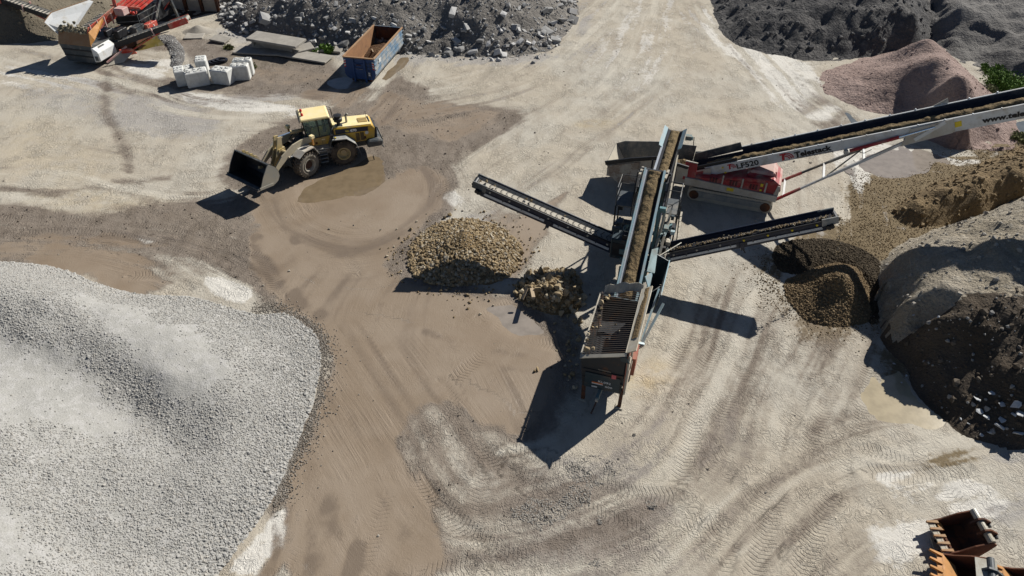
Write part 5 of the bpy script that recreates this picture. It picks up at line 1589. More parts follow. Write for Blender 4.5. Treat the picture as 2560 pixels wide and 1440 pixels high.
def wheel(x, y, side, fr):
    m = MB()
    rad, w = .88, .66
    m.lathe((x, y, rad), (0, 1, 0), [(-w / 2 + .04, .42), (-w / 2, .62), (-w / 2 + .04, .76), (-w / 2 + .10, .84), (w / 2 - .10, .84), (w / 2 - .04, .76), (w / 2, .62), (w / 2 - .04, .42)], 36)
    lug = MB()
    for k in range(24):
        a = 2 * math.pi * k / 24
        for s in (-1, 1):
            a2 = a + (math.pi / 24 if s > 0 else 0)
            c0 = Vector((x + math.sin(a2) * .855, y + s * .17, rad + math.cos(a2) * .855))
            rot = Matrix.Rotation(a2, 3, 'Y') @ Matrix.Rotation(s * .45, 3, 'Z')
            lug.box(c0, (.10, .36, .085), rot)
    rim = MB().lathe((x, y, rad), (0, side, 0), [(w / 2 - .03, .44), (w / 2 + .01, .45), (w / 2 + .0, .40), (.12, .36), (.08, .22), (.16, .20), (.16, 0)], 28)
    pale = fr
    if fr:
        for b in (m, lug, rim): b.xf(XF)
    t = m.build('wheel', M['tyrepale'] if pale else M['tyre'], ld, smooth=False)
    tag(lug.build('tread_lug', M['tyre'], t), kind='stuff')
    rim.build('rim', M['yellowdust'] if not pale else M['dusty'], t)
    if fr:
        h = MB().lathe((x, y, rad), (0, side, 0), [(.10, .30), (.20, .28), (.20, 0)], 20).xf(XF).build('hub', M['rustdark'], t)
    return t


for y in (-1.08, 1.08):
    wheel(-1.72, y, 1 if y > 0 else -1, False)
    wheel(1.72, y, 1 if y > 0 else -1, True)
# rear frame and engine hood
MB().prism([(-.1, -.5, .75), (-4.0, -.5, .75), (-4.0, -.5, 1.5), (-.1, -.5, 1.45)], (0, 1.0, 0)).build('rear_frame', M['slate'], ld)
hd_ = MB().prism([(-1.35, -.78, 1.3), (-3.95, -.78, 1.2), (-4.1, -.78, 2.1), (-3.9, -.78, 2.36), (-1.35, -.78, 2.52)], (0, 1.56, 0)).build('engine_hood', M['yellow'], ld, bevel=.06)
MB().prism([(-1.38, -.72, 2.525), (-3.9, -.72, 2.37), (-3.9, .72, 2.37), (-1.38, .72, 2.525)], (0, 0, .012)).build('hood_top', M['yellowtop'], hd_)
MB().prism([(-3.1, -.25, 2.44), (-3.7, -.25, 2.40), (-3.7, .35, 2.40), (-3.1, .35, 2.44)], (0, 0, .03)).build('top_grille', paint('hood_mesh', (.33, .22, .07), (.25, .2, .1), .4, .7), hd_)
MB().box((-3.82, .0, 2.41), (.08, .8, .02)).build('top_slot', M['black'], hd_)
sd_ = MB().prism([(-1.45, .79, 2.06), (-3.62, .79, 1.96), (-3.62, .79, 2.26), (-1.45, .79, 2.38)], (0, .012, 0)).build('side_stripe', M['navy'], hd_)
for z in (2.13, 2.24): MB().box((-1.75, .81, z), (.6, .012, .035)).build('vent_slot', M['black'], sd_)
lettering('WA', flat('yellow_lettering', (.6, .45, .05), .5), sd_, (-2.10, .806, 2.12), (-1, 0, -.05), (0, 0, 1), .17, width=.26, bold=.012)
lettering('470', M['textwhite'], sd_, (-2.40, .806, 2.09), (-1, 0, -.05), (0, 0, 1), .24, width=.46, bold=.012)
for x in (-2.75, -3.05): MB().prism([(x, .79, 1.35), (x - .25, .79, 1.33), (x - .25, .79, 1.9), (x, .79, 1.92)], (0, .015, 0)).build('side_grille', paint('dark_mesh', (.10, .07, .03), (.2, .15, .08), .4, .8), hd_)
MB().lathe((-3.5, .785, 1.83), (0, 1, 0), [(.012, 0), (.012, .12)], 18).build('round_sticker', M['labelwhite'], hd_)
MB().box((-3.35, .79, 1.5), (.14, .03, .2)).build('latch', M['rustdark'], hd_)
MB().prism([(-3.98, -.72, 1.3), (-4.18, -.72, 1.35), (-4.20, -.72, 2.05), (-4.02, -.72, 2.2)], (0, 1.44, 0)).build('radiator_grille', M['black'], ld)
cw = MB().prism([(-3.4, -1.15, .85), (-4.3, -1.15, .85), (-4.45, -1.1, 1.0), (-4.45, -1.1, 1.32), (-3.5, -1.15, 1.38), (-3.35, -1.15, 1.2)], (0, 2.3, 0)).build('counterweight', M['slate'], ld, bevel=.08)
MB().prism([(-4.47, -.9, .95), (-4.47, -.9, 1.34), (-4.47, .95, 1.34), (-4.47, .95, .95)], (-.02, 0, 0)).build('rear_face', M['bucketpale'], cw)
MB().pipe([(-4.3, .9, .85), (-4.5, .95, .65), (-4.5, .4, .62)], .025, 5).build('rear_step', M['slate'], cw)
MB().tube((-2.35, .12, 2.4), (-2.35, .12, 2.98), .075, 10).tube((-2.35, .12, 2.95), (-2.48, .12, 3.08), .075, 10).build('exhaust_pipe', M['bucketpale'], ld)
pc = MB().tube((-1.78, .45, 2.45), (-1.78, .45, 2.80), .12, 12).build('pre_cleaner', M['black'], ld)
MB().lathe((-1.78, .45, 2.78), (0, 0, 1), [(0, .18), (.05, .28), (.26, .29), (.30, .23), (.46, .28), (.50, 0)], 16).build('cleaner_bowl', M['black'], pc)
MB().box((-1.78, .45, 2.52), (.45, .4, .05)).build('base_plate', M['slate'], pc)
MB().tube((-3.7, -.1, 2.4), (-3.7, -.1, 2.95), .012, 5).build('aerial', M['black'], ld)
# cab
cb = MB().prism([(.42, -.80, 1.45), (-1.28, -.80, 1.45), (-1.28, -.80, 2.12), (.38, -.80, 2.0)], (0, 1.6, 0)).build('cab', M['yellow'], ld, bevel=.03)
m = MB()
for y in (-.79, .79):
    for a, b, w_ in (((.40, y, 1.95), (.52, y, 3.28), .07), ((-1.24, y, 2.1), (-1.16, y, 3.28), .10), ((-.42, y, 2.0), (-.40, y, 3.28), .07), ((.36, y, 2.02), (-1.26, y, 2.14), .07), ((.5, y, 3.25), (-1.18, y, 3.25), .07)):
        m.beam(a, b, .06, w_, (0, 1, 0) if False else (1, 0, 0))
for x, z in ((.53, 3.26), (-1.18, 3.26), (.42, 1.98), (-1.26, 2.12)): m.beam((x, -.79, z), (x, .79, z), .07, .07)
m.build('cab_frame', M['black'], cb)
for P in ([(.43, .805, 2.05), (-.40, .805, 2.05), (-.38, .805, 3.22), (.52, .805, 3.22)], [(-.46, .805, 2.07), (-1.22, .805, 2.14), (-1.15, .805, 3.22), (-.43, .805, 3.22)],
          [(.43, -.805, 2.05), (-.40, -.805, 2.05), (-.38, -.805, 3.22), (.52, -.805, 3.22)], [(-.46, -.805, 2.07), (-1.22, -.805, 2.14), (-1.15, -.805, 3.22), (-.43, -.805, 3.22)],
          [(.44, -.76, 2.0), (.44, .76, 2.0), (.545, .76, 3.24), (.545, -.76, 3.24)], [(-1.27, -.76, 2.15), (-1.27, .76, 2.15), (-1.19, .76, 3.24), (-1.19, -.76, 3.24)]):
    MB().plate(P, .012).build('window', M['glass'], cb)
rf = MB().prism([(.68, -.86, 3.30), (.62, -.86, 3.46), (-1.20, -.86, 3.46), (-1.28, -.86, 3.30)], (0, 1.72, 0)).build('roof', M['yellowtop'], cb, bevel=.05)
MB().beam((.70, -.86, 3.33), (.70, .86, 3.33), .05, .1).beam((.66, -.88, 3.32), (-1.2, -.88, 3.32), .05, .1).build('roof_edge', M['black'], rf)
for y in (-.45, .2):
    MB().lathe((.42, y, 3.46), (0, 0, 1), [(0, .09), (.12, .085), (.16, .05), (.16, 0)], 12).build('beacon', M['beacon'], rf)
MB().tube((.42, -.45, 3.49), (.42, .2, 3.49), .02, 5).build('beacon_bar', M['black'], rf)
seat = MB().box((-.55, 0, 1.95), (.55, .55, .18)).box((-.85, 0, 2.35), (.16, .52, .8)).build('seat', M['black'], cb)
MB().box((-.85, 0, 2.85), (.12, .3, .22)).build('head_rest', M['black'], seat)
MB().beam((.25, 0, 1.8), (.0, 0, 2.4), .08, .08).lathe((-.02, 0, 2.42), (-.4, 0, 1), [(-.015, .17), (.015, .2), (-.015, .2), (-.015, .17)], 16).build('steering_column', M['black'], cb)
MB().box((.2, -.45, 2.2), (.3, .2, .5)).build('console', M['slate'], cb)
MB().box((-.6, .812, 1.86), (.22, .02, .07)).build('door_handle', M['yellowtop'], cb)
MB().lathe((-.12, .802, 1.68), (0, 1, 0), [(.01, 0), (.01, .09)], 14).build('round_badge', M['rustdark'], cb)
MB().beam((-.52, .805, 1.5), (-.52, .805, 2.05), .01, .02, (1, 0, 0)).build('door_gap', M['black'], cb)
for y in (-.98, .98):
    mr = MB().box((.62, y, 2.85), (.06, .22, .42)).build('mirror', M['black'], cb)
    MB().tube((.55, y * .82, 3.2), (.62, y, 3.0), .02, 5).build('mirror_arm', M['black'], mr)
m = MB()
for y in (-.70, -.35): m.pipe([(-1.25, y, 3.42), (-1.5, y, 3.3), (-1.55, y, 2.5)], .022, 5)
m.build('roof_rail', M['black'], cb)
# deck, ladder and fenders on both sides
for s in (-1, 1):
    dk = MB().box((-.35, s * 1.08, 1.46), (1.5, .55, .06)).build('deck', M['slatetop'], ld)
    MB().box((-.35, s * 1.08, 1.25), (1.5, .5, .3)).build('step_box', M['slate'], ld)
    lad = MB().beam((-.15, s * 1.33, .5), (-.15, s * 1.33, 1.42), .05, .05, (1, 0, 0)).beam((-.65, s * 1.33, .5), (-.65, s * 1.33, 1.42), .05, .05, (1, 0, 0)).build('ladder', M['slate'], ld)
    for k in range(4): MB().box((-.4, s * 1.35, .52 + k * .27), (.5, .16, .03)).build('rung', M['slatetop'], lad)
    MB().box((-.4, s * .95, .85), (.9, .5, .6)).build('battery_box', M['black'], ld)
    fo = [(-.78, 1.30), (-1.05, 1.98), (-1.15, 2.02), (-2.05, 1.96), (-2.62, 1.48), (-2.75, 1.10)]
    fi = [(x * .985 + (-1.75) * .015 * 1, z - .055) for x, z in fo]
    fd = MB().prism([(x, s * .62, z) for x, z in fo] + [(x, s * .62, z) for x, z in fi[::-1]], (0, s * .86, 0)).build('rear_fender', M['slate'], ld)
    MB().prism([(-1.12, s * .64, 2.022), (-2.05, s * .64, 1.965), (-2.6, s * .64, 1.50), (-2.6, s * 1.46, 1.50), (-2.05, s * 1.46, 1.965), (-1.12, s * 1.46, 2.022)], (0, 0, .006)).build('fender_top', M['slatetop'], fd)
    MB().plate([(-2.72, s * .75, 1.1), (-2.72, s * 1.42, 1.1), (-2.85, s * 1.42, .55), (-2.85, s * .75, .55)], .03).build('mud_flap', M['navy'], fd)
    MB().pipe([(-1.0, s * 1.40, 1.5), (-1.0, s * 1.40, 2.45), (-1.2, s * 1.40, 2.75), (-1.3, s * 1.2, 2.8)], .02, 5).pipe([(-1.28, s * 1.42, 2.0), (-1.28, s * 1.42, 2.7)], .02, 5).pipe([(-1.0, s * 1.4, 2.4), (-1.28, s * 1.42, 2.4)], .018, 5).build('hand_rail', M['black'], ld)
    MB().box((-1.15, s * 1.2, 2.15), (.18, .2, .28)).build('work_lamp', M['black'], ld)
MB().box((-1.35, 1.25, 2.06), (.1, .1, .06)).build('fender_lamp', M['labelyellow'], ld)
# front frame (steered)
def front(m, name, mt, par=None, **k): return m.xf(XF).build(name, M[mt], par or ld, **k)


front(MB().prism([(.1, -.45, .7), (2.4, -.45, .7), (2.5, -.45, 1.3), (1.0, -.45, 2.1), (.3, -.45, 1.9), (.1, -.45, 1.4)], (0, .9, 0)), 'front_frame', 'slate')
front(MB().tube((1.72, -.8, .88), (1.72, .8, .88), .22, 12), 'front_axle', 'slate')
for s in (-1, 1):
    ff = front(MB().prism([(1.15, s * .72, 1.98), (1.95, s * .72, 1.98), (2.45, s * .72, 1.72), (2.45, s * .72, 1.68), (1.95, s * .72, 1.92), (1.15, s * .72, 1.92), (.82, s * .72, 1.30), (.78, s * .72, 1.32)], (0, s * .72, 0)), 'front_fender', 'whitedusty')
    hl = front(MB().beam((.95, s * 1.15, 1.95), (.95, s * 1.15, 2.5), .1, .1, (1, 0, 0)), 'headlight_post', 'orange')
    front(MB().box((.97, s * 1.17, 2.55), (.24, .26, .2)), 'headlight', 'yellowtop', hl)
    a = [(.45, 2.20), (1.2, 2.42), (2.2, 2.36), (3.2, 1.98), (3.95, 1.38), (4.25, .98)]
    b = [(4.0, .95), (3.6, 1.25), (2.9, 1.62), (2.1, 1.86), (1.2, 1.95), (.5, 1.92)]
    front(MB().prism([(x, s * .62, z) for x, z in a + b], (0, s * .09, 0)), 'lift_arm', 'armgrey')
    front(MB().tube((.95, s * .74, 1.2), (1.9, s * .74, 1.5), .10, 10).tube((1.9, s * .74, 1.5), (2.75, s * .74, 1.72), .055, 8), 'lift_cylinder', 'armgrey')
    front(MB().tube((2.2, s * .76, 1.58), (2.62, s * .76, 1.70), .06, 8), 'cylinder_rod', 'chrome')
front(MB().tube((2.75, -.62, 2.0), (2.75, .62, 2.0), .14, 10), 'cross_tube', 'yellowdust')
front(MB().box((2.75, 0, 2.05), (.5, .5, .36)), 'crank_bracket', 'yellowdust')
for s in (-.2, .13):
    front(MB().prism([(2.55, s, 2.95), (2.85, s, 3.0), (3.05, s, 2.4), (3.3, s, 1.7), (3.6, s, 1.25), (3.3, s, 1.15), (2.95, s, 1.6), (2.65, s, 2.25)], (0, .08, 0)), 'bell_crank', 'yellowdust')
front(MB().tube((.6, 0, 2.55), (1.7, 0, 2.82), .12, 12), 'tilt_cylinder', 'yellowdust')
front(MB().tube((1.7, 0, 2.82), (2.68, 0, 2.93), .06, 8), 'cylinder_rod', 'chrome')
front(MB().beam((3.45, 0, 1.25), (4.55, 0, 1.62), .14, .16), 'bucket_link', 'yellowdust')
front(MB().pipe([(.8, .3, 2.4), (1.3, .45, 2.6), (1.8, .4, 2.3), (1.9, .3, 2.1)], .03, 5).pipe([(.5, -.3, 2.2), (1.0, -.4, 2.55), (1.6, -.35, 2.2)], .03, 5), 'hose', 'black')
for s in (-.4, .4): front(MB().beam((.25, s, 1.2), (.75, s * .8, 2.35), .12, .3, (1, 0, 0)), 'mast', 'slate')
# bucket: raised, its mouth to the front
pr = [(5.80, 1.22), (5.15, 1.10), (4.75, 1.06), (4.45, 1.18), (4.28, 1.45), (4.30, 1.80), (4.48, 2.15), (4.78, 2.42), (4.92, 2.50)]
bk = MB()
rows = [[(x, y, z) for x, z in pr] for y in (-1.55, 1.55)]
bk = front(bk.strip(rows), 'bucket', 'bucketdark', solid=.03)
for s in (-1, 1):
    front(MB().prism([(x, s * 1.55, z) for x, z in pr] + [(5.0, s * 1.55, 2.44), (5.45, s * 1.55, 1.85)], (0, s * .04, 0)), 'bucket_side', 'bucketpale', bk)
    front(MB().prism([(x, s * 1.515, z) for x, z in pr] + [(5.0, s * 1.515, 2.44), (5.45, s * 1.515, 1.85)], (0, s * .02, 0)), 'shade_liner', 'bucketdark', bk)  # dark sheet added to put shade on the bucket's inner walls
    front(MB().beam((5.86, s * 1.6, 1.24), (4.85, s * 1.6, 1.12), .05, .16), 'side_cutter', 'bucketpale', bk)
front(MB().beam((5.86, -1.6, 1.23), (5.86, 1.6, 1.23), .26, .035), 'cutting_edge', 'slate', bk)
front(MB().beam((4.93, -1.58, 2.51), (4.93, 1.58, 2.51), .05, .06), 'top_edge', 'slate', bk)
for y in (-1.3, -.95, -.55, -.15):
    front(MB().prism([(4.62, y, 2.30), (4.35, y, 1.9), (4.25, y, 1.95), (4.42, y, 2.38), (4.60, y, 2.45)], (0, .05, 0)), 'gusset', 'yellowdust', bk)

# ------------------------------------------------------------------ blue roll-off container
c0, c1 = G(857, 141, 2.05), G(934, 148, 2.05); r0 = G(948, 64, 2.05)
ax = (c1 - c0); CW = ax.length; CL = (r0 - c0).length
ca = math.atan2(ax.y, ax.x)
ct = thing('roll_off_container', 'long blue roll-off container, rusty inside, standing in front of the rubble heap', 'container', ((c0 + c1) / 2).xy.to_3d(), ca)
hw = CW / 2
sidep = [(hw, 2.02), (hw, .62), (hw - .10, .42), (hw - .36, .26)]
for s in (-1, 1):
    nm = 'side_wall'
    sw = MB().prism([(s * x, 0, z) for x, z in sidep] + [(s * (x - .03), 0, z) for x, z in sidep[::-1]], (0, CL, 0)).build(nm, M['blue'], ct)
    MB().prism([(s * (x - .034), .04, z) for x, z in sidep] + [(s * (x - .05), .04, z) for x, z in sidep[::-1]], (0, CL - .08, 0)).build('inner_lining', M['rustin'], sw)
    for z in (.75, 1.12, 1.50, 1.82): MB().beam((s * (hw + .015), .08, z), (s * (hw + .015), CL - .08, z), .06, .10).build('side_rib', M['blue'], sw)
    MB().beam((s * (hw - .01), 0, 2.05), (s * (hw - .01), CL, 2.05), .13, .09).build('top_rail', M['rustpale'], sw)
    MB().beam((s * hw, CL - .05, .2), (s * hw, CL - .05, 2.05), .1, .12, (1, 0, 0)).build('rear_post', M['slate'], sw)
fe = MB().prism([(x, .02, z) for x, z in sidep] + [(-x, .02, z) for x, z in sidep[::-1]], (0, -.04, 0)).build('front_end', M['bluedark'], ct)
MB().prism([(x - .04 if x > 0 else x + .04, .025, z) for x, z in [(hw, 1.95), (hw, .62), (hw - .36, .3), (-hw + .36, .3), (-hw, .62), (-hw, 1.95)]], (0, .02, 0)).build('inner_lining', M['rustin'], fe)
for x in (-.48, .48): MB().box((x, -.07, 1.0), (.14, .12, 1.9)).build('hook_post', M['bluedark'], fe)
MB().box((0, -.05, 1.55), (.8, .08, .12)).box((0, -.05, .95), (.8, .06, .5)).build('hook_plate', M['bluedark'], fe)
MB().tube((-.2, -.14, 1.5), (.2, -.14, 1.5), .04, 8).build('hook_bar', M['rustdark'], fe)
lettering('CONTAINER', M['bucketpale'], fe, (-.32, -.085, 1.12), (1, 0, 0), (0, 0, 1), .10, width=.62)
MB().beam((-hw, -.02, 2.05), (hw, -.02, 2.05), .14, .09).build('top_rail', M['rustpale'], fe)
ld2 = MB()
for x in (.62, .95): ld2.tube((x, -.07, .35), (x, -.07, 1.75), .018, 5)
ld2 = ld2.build('ladder', M['slate'], fe)
for k in range(5): MB().tube((.62, -.07, .5 + k * .28), (.95, -.07, .5 + k * .28), .014, 5).build('rung', M['slate'], ld2)
MB().box((.8, -.05, .75), (.16, .02, .3)).build('label', M['labelwhite'], fe)
for s in (-1, 1):
    for k in range(6):
        z = 1.18 + k * .105
        x = s * (hw - .10)
        MB().prism([(x - .08, -.03, z), (x + .08, -.03, z + s * -.06), (x + .08, -.03, z + .105 + s * -.06), (x - .08, -.03, z + .105)], (0, -.008, 0)).build('warning_stripe', M['labelwhite' if k % 2 else 'beacon'], fe)
    MB().box((s * .72, CL * .5, .2), (.16, CL - .3, .18)).build('skid_rail', M['slate'], ct)
    for y in (.25, CL - .3): MB().tube((s * .72 - .12, y, .14), (s * .72 + .12, y, .14), .14, 12).build('roller', M['rustdark'], ct)
MB().box((0, CL / 2, .29), (CW - .74, CL - .06, .04)).build('floor', M['rustin'], ct)
MB().box((0, CL - .02, 1.15), (CW - .1, .05, 1.8)).build('rear_door', M['blue'], ct)
MB().box((0, CL - .06, 1.15), (CW - .16, .03, 1.7)).build('door_lining', M['rustdark'], ct)
MB().box((hw + .055, 1.1, 1.55), (.01, .45, .34)).build('label', M['labelwhite'], ct)
CM = mat_of(ct)
rows = []
for i in range(24):
    y = CL * .42 + i / 23 * CL * .52
    rows.append([CM @ Vector((x, y, .33 + max(0, (1 - ((y - CL * .74) / 1.9) ** 2)) * .8 * (1 - .4 * abs(x)) + .22 * float(fbm(np.array([x]), np.array([y]), 2.0, 4, 2)[0]))) for x in np.linspace(-hw + .12, hw - .12, 14)])
tag(MB().strip(rows).build('wood_debris', soil('dark_debris', (.09, .05, .03), (.15, .09, .05), 2, .12, 9, (.22, .15, .09), .3), None), 'dark broken wood and rubbish lying inside the blue container', kind='stuff')
BL = ['longest broken board sticking out of the rubbish in the blue container', 'broken board nearest the blue container front end', 'broken board against the right wall inside the blue container', 'broken board against the left wall inside the blue container']
for i in range(4):
    p = CM @ Vector(((0, .1, .75, -.75)[i], CL * (.62, .46, .6, .66)[i], .9))
    a = random.uniform(0, 6); o = MB().beam(p, p + Vector((math.cos(a) * (1.1 if i == 0 else .7), math.sin(a) * (1.1 if i == 0 else .7), random.uniform(-.1, .3))), .08, .03).build('board', M['wood'])
    tag(o, BL[i], 'board', 'broken boards in the blue container')

# ------------------------------------------------------------------ concrete blocks
crumb = rock_meshes('crumb', 3, rockmat('grey_crumbs', (.12, .12, .12), (.3, .3, .29)), .35, 29, .7)


def block(p0, p1, d, h, z0, label, dirt=14):
    a, b = G(*p0, h), G(*p1, h)
    x = (b - a); w = x.length; an = math.atan2(x.y, x.x)
    o = MB().box((w / 2, d / 2, h / 2), (w, d, h)).build('concrete_block', M['concrete'], None, bevel=.07)
    o.location = (a.x, a.y, 0); o.rotation_euler = (0, 0, an)
    tag(o, label, 'concrete block', 'white concrete blocks')
    m = MB()
    for k in range(6):
        cx, cy = w * (.2 + .3 * (k % 3)), d * (.3 + .4 * (k // 3))
        m.lathe((cx, cy, h - .003), (0, 0, 1), [(0, .15), (.05, .12), (.05, 0)], 12)
    m.build('stud', M['concrete'], o)
    for k in range(dirt):
        s_ = random.uniform(.06, .2)
        c = put('crumb', crumb[k % 3], o); c.location = (random.uniform(.1, w - .1), random.uniform(.1, d - .1), h + .04); c.scale = (s_, s_, s_ * .6); c.rotation_euler = (0, 0, k)
    return o


block((433, 181), (459, 177), 1.3, 1.30, 0, 'white concrete block at the left end of the group, casting its shadow on the ground', 8)
block((463, 176), (487, 170), 1.15, 1.05, 0, 'low white concrete block wedged behind the front left blocks', 12)
block((485, 154), (513, 151), 1.25, 1.55, 0, 'tallest white concrete block standing at the back of the left group', 8)
block((460, 186), (517, 176), 1.0, 1.25, 0, 'wide white concrete block in front of the left group', 26)
block((520, 175), (565, 180), 1.05, 1.2, 0, 'white concrete block in the middle with a bright right end face', 16)
block((571, 167), (617, 165), .78, 1.25, 0, 'front white concrete block of the tight pair on the right, dirt on top', 30)
block((578, 153), (625, 151), .75, 1.35, 0, 'rear white concrete block of the tight pair on the right', 30)
g = G(545, 158); rr = MB()
for k in range(3): rr.lathe((g.x + .3 * k - .3, g.y + .12 * k, .1 + .06 * k), (.1, .1, 1), [(-.06, .32), (.06, .32), (.07, .5), (-.07, .5), (-.06, .32)], 16)
tag(rr.build('tyre_ring', M['rubber']), 'black rubber rings lying between the concrete blocks', 'rubber ring')
g = G(541, 206); cr = thing('plastic_crate', 'small pale slatted crate lying in front of the concrete blocks', 'crate', g, .1)
MB().box((0, 0, .06), (.9, .75, .05)).build('base', M['whitedusty'], cr)
for k in range(5): MB().box((-.38 + k * .19, 0, .30), (.1, .75, .04)).build('slat', M['whitedusty'], cr)
for y in (-.34, .34): MB().box((0, y, .18), (.9, .06, .22)).build('side', M['whitedusty'], cr)

# precast wall elements and slabs
def slab(px, d, h, th, tilt, label, mat='slabgrey', name='concrete_slab'):
    """front edge px[0]->px[1] on the ground"""
    a, b = G(*px[0], h), G(*px[1], h)
    x = b - a; w = x.length
    o = MB().box((w / 2, d / 2, -th / 2), (w, d, th)).build(name, M[mat], None, bevel=.03)
    o.location = a; o.rotation_euler = (tilt[0], tilt[1], math.atan2(x.y, x.x))
    return tag(o, label, 'concrete slab')


M['slabgrey'] = paint('weathered_concrete', (.36, .335, .29), (.26, .24, .21), .6, .9, spec=.2)
el = slab(((613, 96), (738, 117)), 1.7, 1.15, .22, (0.06, 0), 'long precast wall element lying raised with deep shade under its front edge', name='wall_element')
MB().box((2.2, .75, -.65), (4.0, .2, .9)).build('stem', M['slabgrey'], el)
MB().box((.3, 1.0, -.65), (.2, 1.2, .9)).build('web', M['slabgrey'], el)
slab(((580, 131), (690, 137)), 1.5, .22, .14, (.03, .0), 'thin concrete slab lying flat below the raised wall element')
slab(((688, 136), (812, 155)), 1.5, .26, .14, (.03, .01), 'thin concrete slab at the right end of the row, next to the blue container')
slab(((737, 132), (787, 122)), 1.2, .35, .2, (.12, -.05), 'short tilted slab with rubble on it right of the wall element')
slab(((458, 96), (505, 94)), 1.4, .12, .12, (0, .02), 'broken slab left of the small sand cone')
slab(((522, 98), (560, 104)), 1.0, .3, .16, (.1, .05), 'small broken slab right of the sand cone')
slab(((798, 125), (850, 128)), 1.2, .3, .2, (.05, .03), 'pale slab with weeds beside it left of the blue container')
# bay wall of concrete panels between steel posts
wa, wb = G(428, 26), G(548, 30)
x = wb - wa; n_p = 3; pw = x.length / n_p
bw = thing('bay_wall', 'concrete bay wall of tall panels between dark steel posts at the top left', 'wall', wa, math.atan2(x.y, x.x))
for k in range(n_p):
    for j in range(4): MB().box((pw * (k + .5), .1 + .008 * (j % 2), .5 + j * 1.02), (pw - .34, .16, .99)).build('wall_panel', M['slabgrey'], bw, bevel=.03)
for k in range(n_p + 1):
    MB().box((pw * k, .05, 2.1), (.10, .34, 4.2)).box((pw * k, -.1, 2.1), (.30, .05, 4.2)).box((pw * k, .22, 2.1), (.30, .05, 4.2)).build('steel_post', M['rustdark'], bw)

# ------------------------------------------------------------------ red screener at the top left
g = G(212, 164)
rs = thing('red_screener', 'red screening machine with flared white hopper wing and two side conveyors at the top left', 'screener', g, -R(14))
RM = mat_of(rs); RI = RM.inverted()
fb = MB().prism([(-1.45, 0, .3), (1.30, 0, .3), (1.55, 0, 1.75), (-1.75, 0, 1.75)], (0, 4.2, 0)).build('feeder_box', M['slate'], rs)
for z in (.85, 1.35): MB().beam((-1.55, -.03, z), (1.42, -.03, z), .05, .1).build('box_rib', M['black'], fb)
ec = MB().prism([(1.32, -.15, .45), (1.95, -.15, .55), (1.95, -.15, 1.35), (1.40, -.15, 1.75)], (0, 2.2, 0)).build('engine_cover', M['white'], rs, bevel=.08)
for k in range(6): MB().box((1.62, .5 + k * .12, 1.60), (.3, .05, .03)).build('louvre', M['slate'], ec)
MB().box((1.75, -.2, .85), (.3, .06, .35)).build('lamp_box', M['slate'], ec)
MB().plate([(-1.75, -.02, 1.78), (1.5, -.02, 1.78), (1.1, .75, 2.75), (-1.9, .75, 2.75)], .07).build('front_wall', M['rustpale'], rs)
lw = MB().plate([(-1.95, .5, 2.3), (-2.75, .4, 3.3), (-2.7, 1.4, 3.75), (-1.3, 4.4, 3.95), (-1.0, 4.5, 3.8), (-1.1, 1.2, 2.3)], .06).build('left_wing', M['white'], rs)
MB().beam((-2.78, .4, 3.3), (-2.7, 1.4, 3.78), .07, .07).beam((-2.7, 1.4, 3.78), (-1.3, 4.4, 3.98), .07, .07).build('wing_edge', M['rustpale'], lw)
MB().plate([(-1.1, .7, 2.25), (.75, .7, 2.25), (.75, 4.8, 2.65), (-1.0, 4.8, 2.65)], .05).build('feed_belt', M['beltdust'], rs)
m = MB()
for k in range(14): m.box((-.15, 1.2 + k * .26, 2.35 + k * .026), (1.7, .04, .04))
m.build('cleats', M['slate'], rs)
MB().plate([(.75, .6, 2.2), (.78, 4.8, 2.6), (1.15, 4.8, 3.7), (1.2, .6, 3.1)], .06).build('right_wall', M['redbright'], rs)
MB().plate([(1.2, .5, 2.75), (1.2, 2.6, 3.3), (1.4, 2.3, 3.1), (1.65, .4, 2.2), (1.5, -.1, 1.9)], .05).build('right_wing', M['orange'], rs)
m = MB()
for k in range(4): m.beam((1.16, .9 + k * .9, 2.4), (1.2, .9 + k * .9, 3.3), .08, .1, (1, 0, 0))
m.build('wall_rib', M['pinkdust'], rs)
MB().plate([(.9, 4.4, 2.8), (1.4, 4.4, 2.8), (1.2, 4.6, 4.6), (.95, 4.6, 4.5)], .06).build('end_fin', M['redbright'], rs)
MB().box((1.75, 4.3, 3.3), (.9, .8, .6)).build('hood_box', M['pinkdust'], rs, bevel=.05)
P_ = [tuple(RM @ Vector((RNG.uniform(-1.9, 1.0), RNG.normal(.85, .16), 0))) for _ in range(420)]
P_ = [(a, b, 2.62 + RNG.uniform(-.05, .35) * abs(RNG.normal(0, .8))) for a, b, c in P_]
stuff('grit_load', P_, RNG.uniform(.12, .3, 420), rockmat('grit_clods', (.2, .175, .12), (.3, .27, .2)), label='grit caked along the front lip of the red screener hopper')
# chassis, screen box and gantry behind the hopper
m = MB()
for x in (-.9, .9): m.beam((x, .5, .7), (x, 11.5, .9), .2, .4)
m.build('chassis', M['black'], rs)
for s in (-1, 1):
    tr = MB().prism([(s * 1.35 - .25, y, z) for y, z in [(3.2, .1), (7.0, .1), (7.4, .45), (7.0, .8), (3.2, .8), (2.8, .45)]], (.5, 0, 0)).build('crawler_track', M['rustdark'], rs)
sbx = MB().box((1.2, 7.0, 2.3), (2.6, 3.4, 1.3)).build('screen_box', M['black'], rs)
for k in range(6): MB().beam((.1 + k * .5, 5.6, 3.1), (.15 + k * .5, 7.6, 3.4), .22, .12).build('screen_bar', M['redbright'], sbx)
MB().beam((-.2, 5.4, 3.25), (2.8, 5.4, 3.25), .10, .14).beam((-.2, 7.8, 3.6), (2.8, 7.8, 3.6), .1, .2).build('red_beam', M['redbright'], sbx)
for k in range(4): MB().tube((.5 + k * .6, 4.9, 2.9), (.5 + k * .6, 5.3, 2.9), .16, 10).build('spring', M['redbright'], sbx)
m = MB()
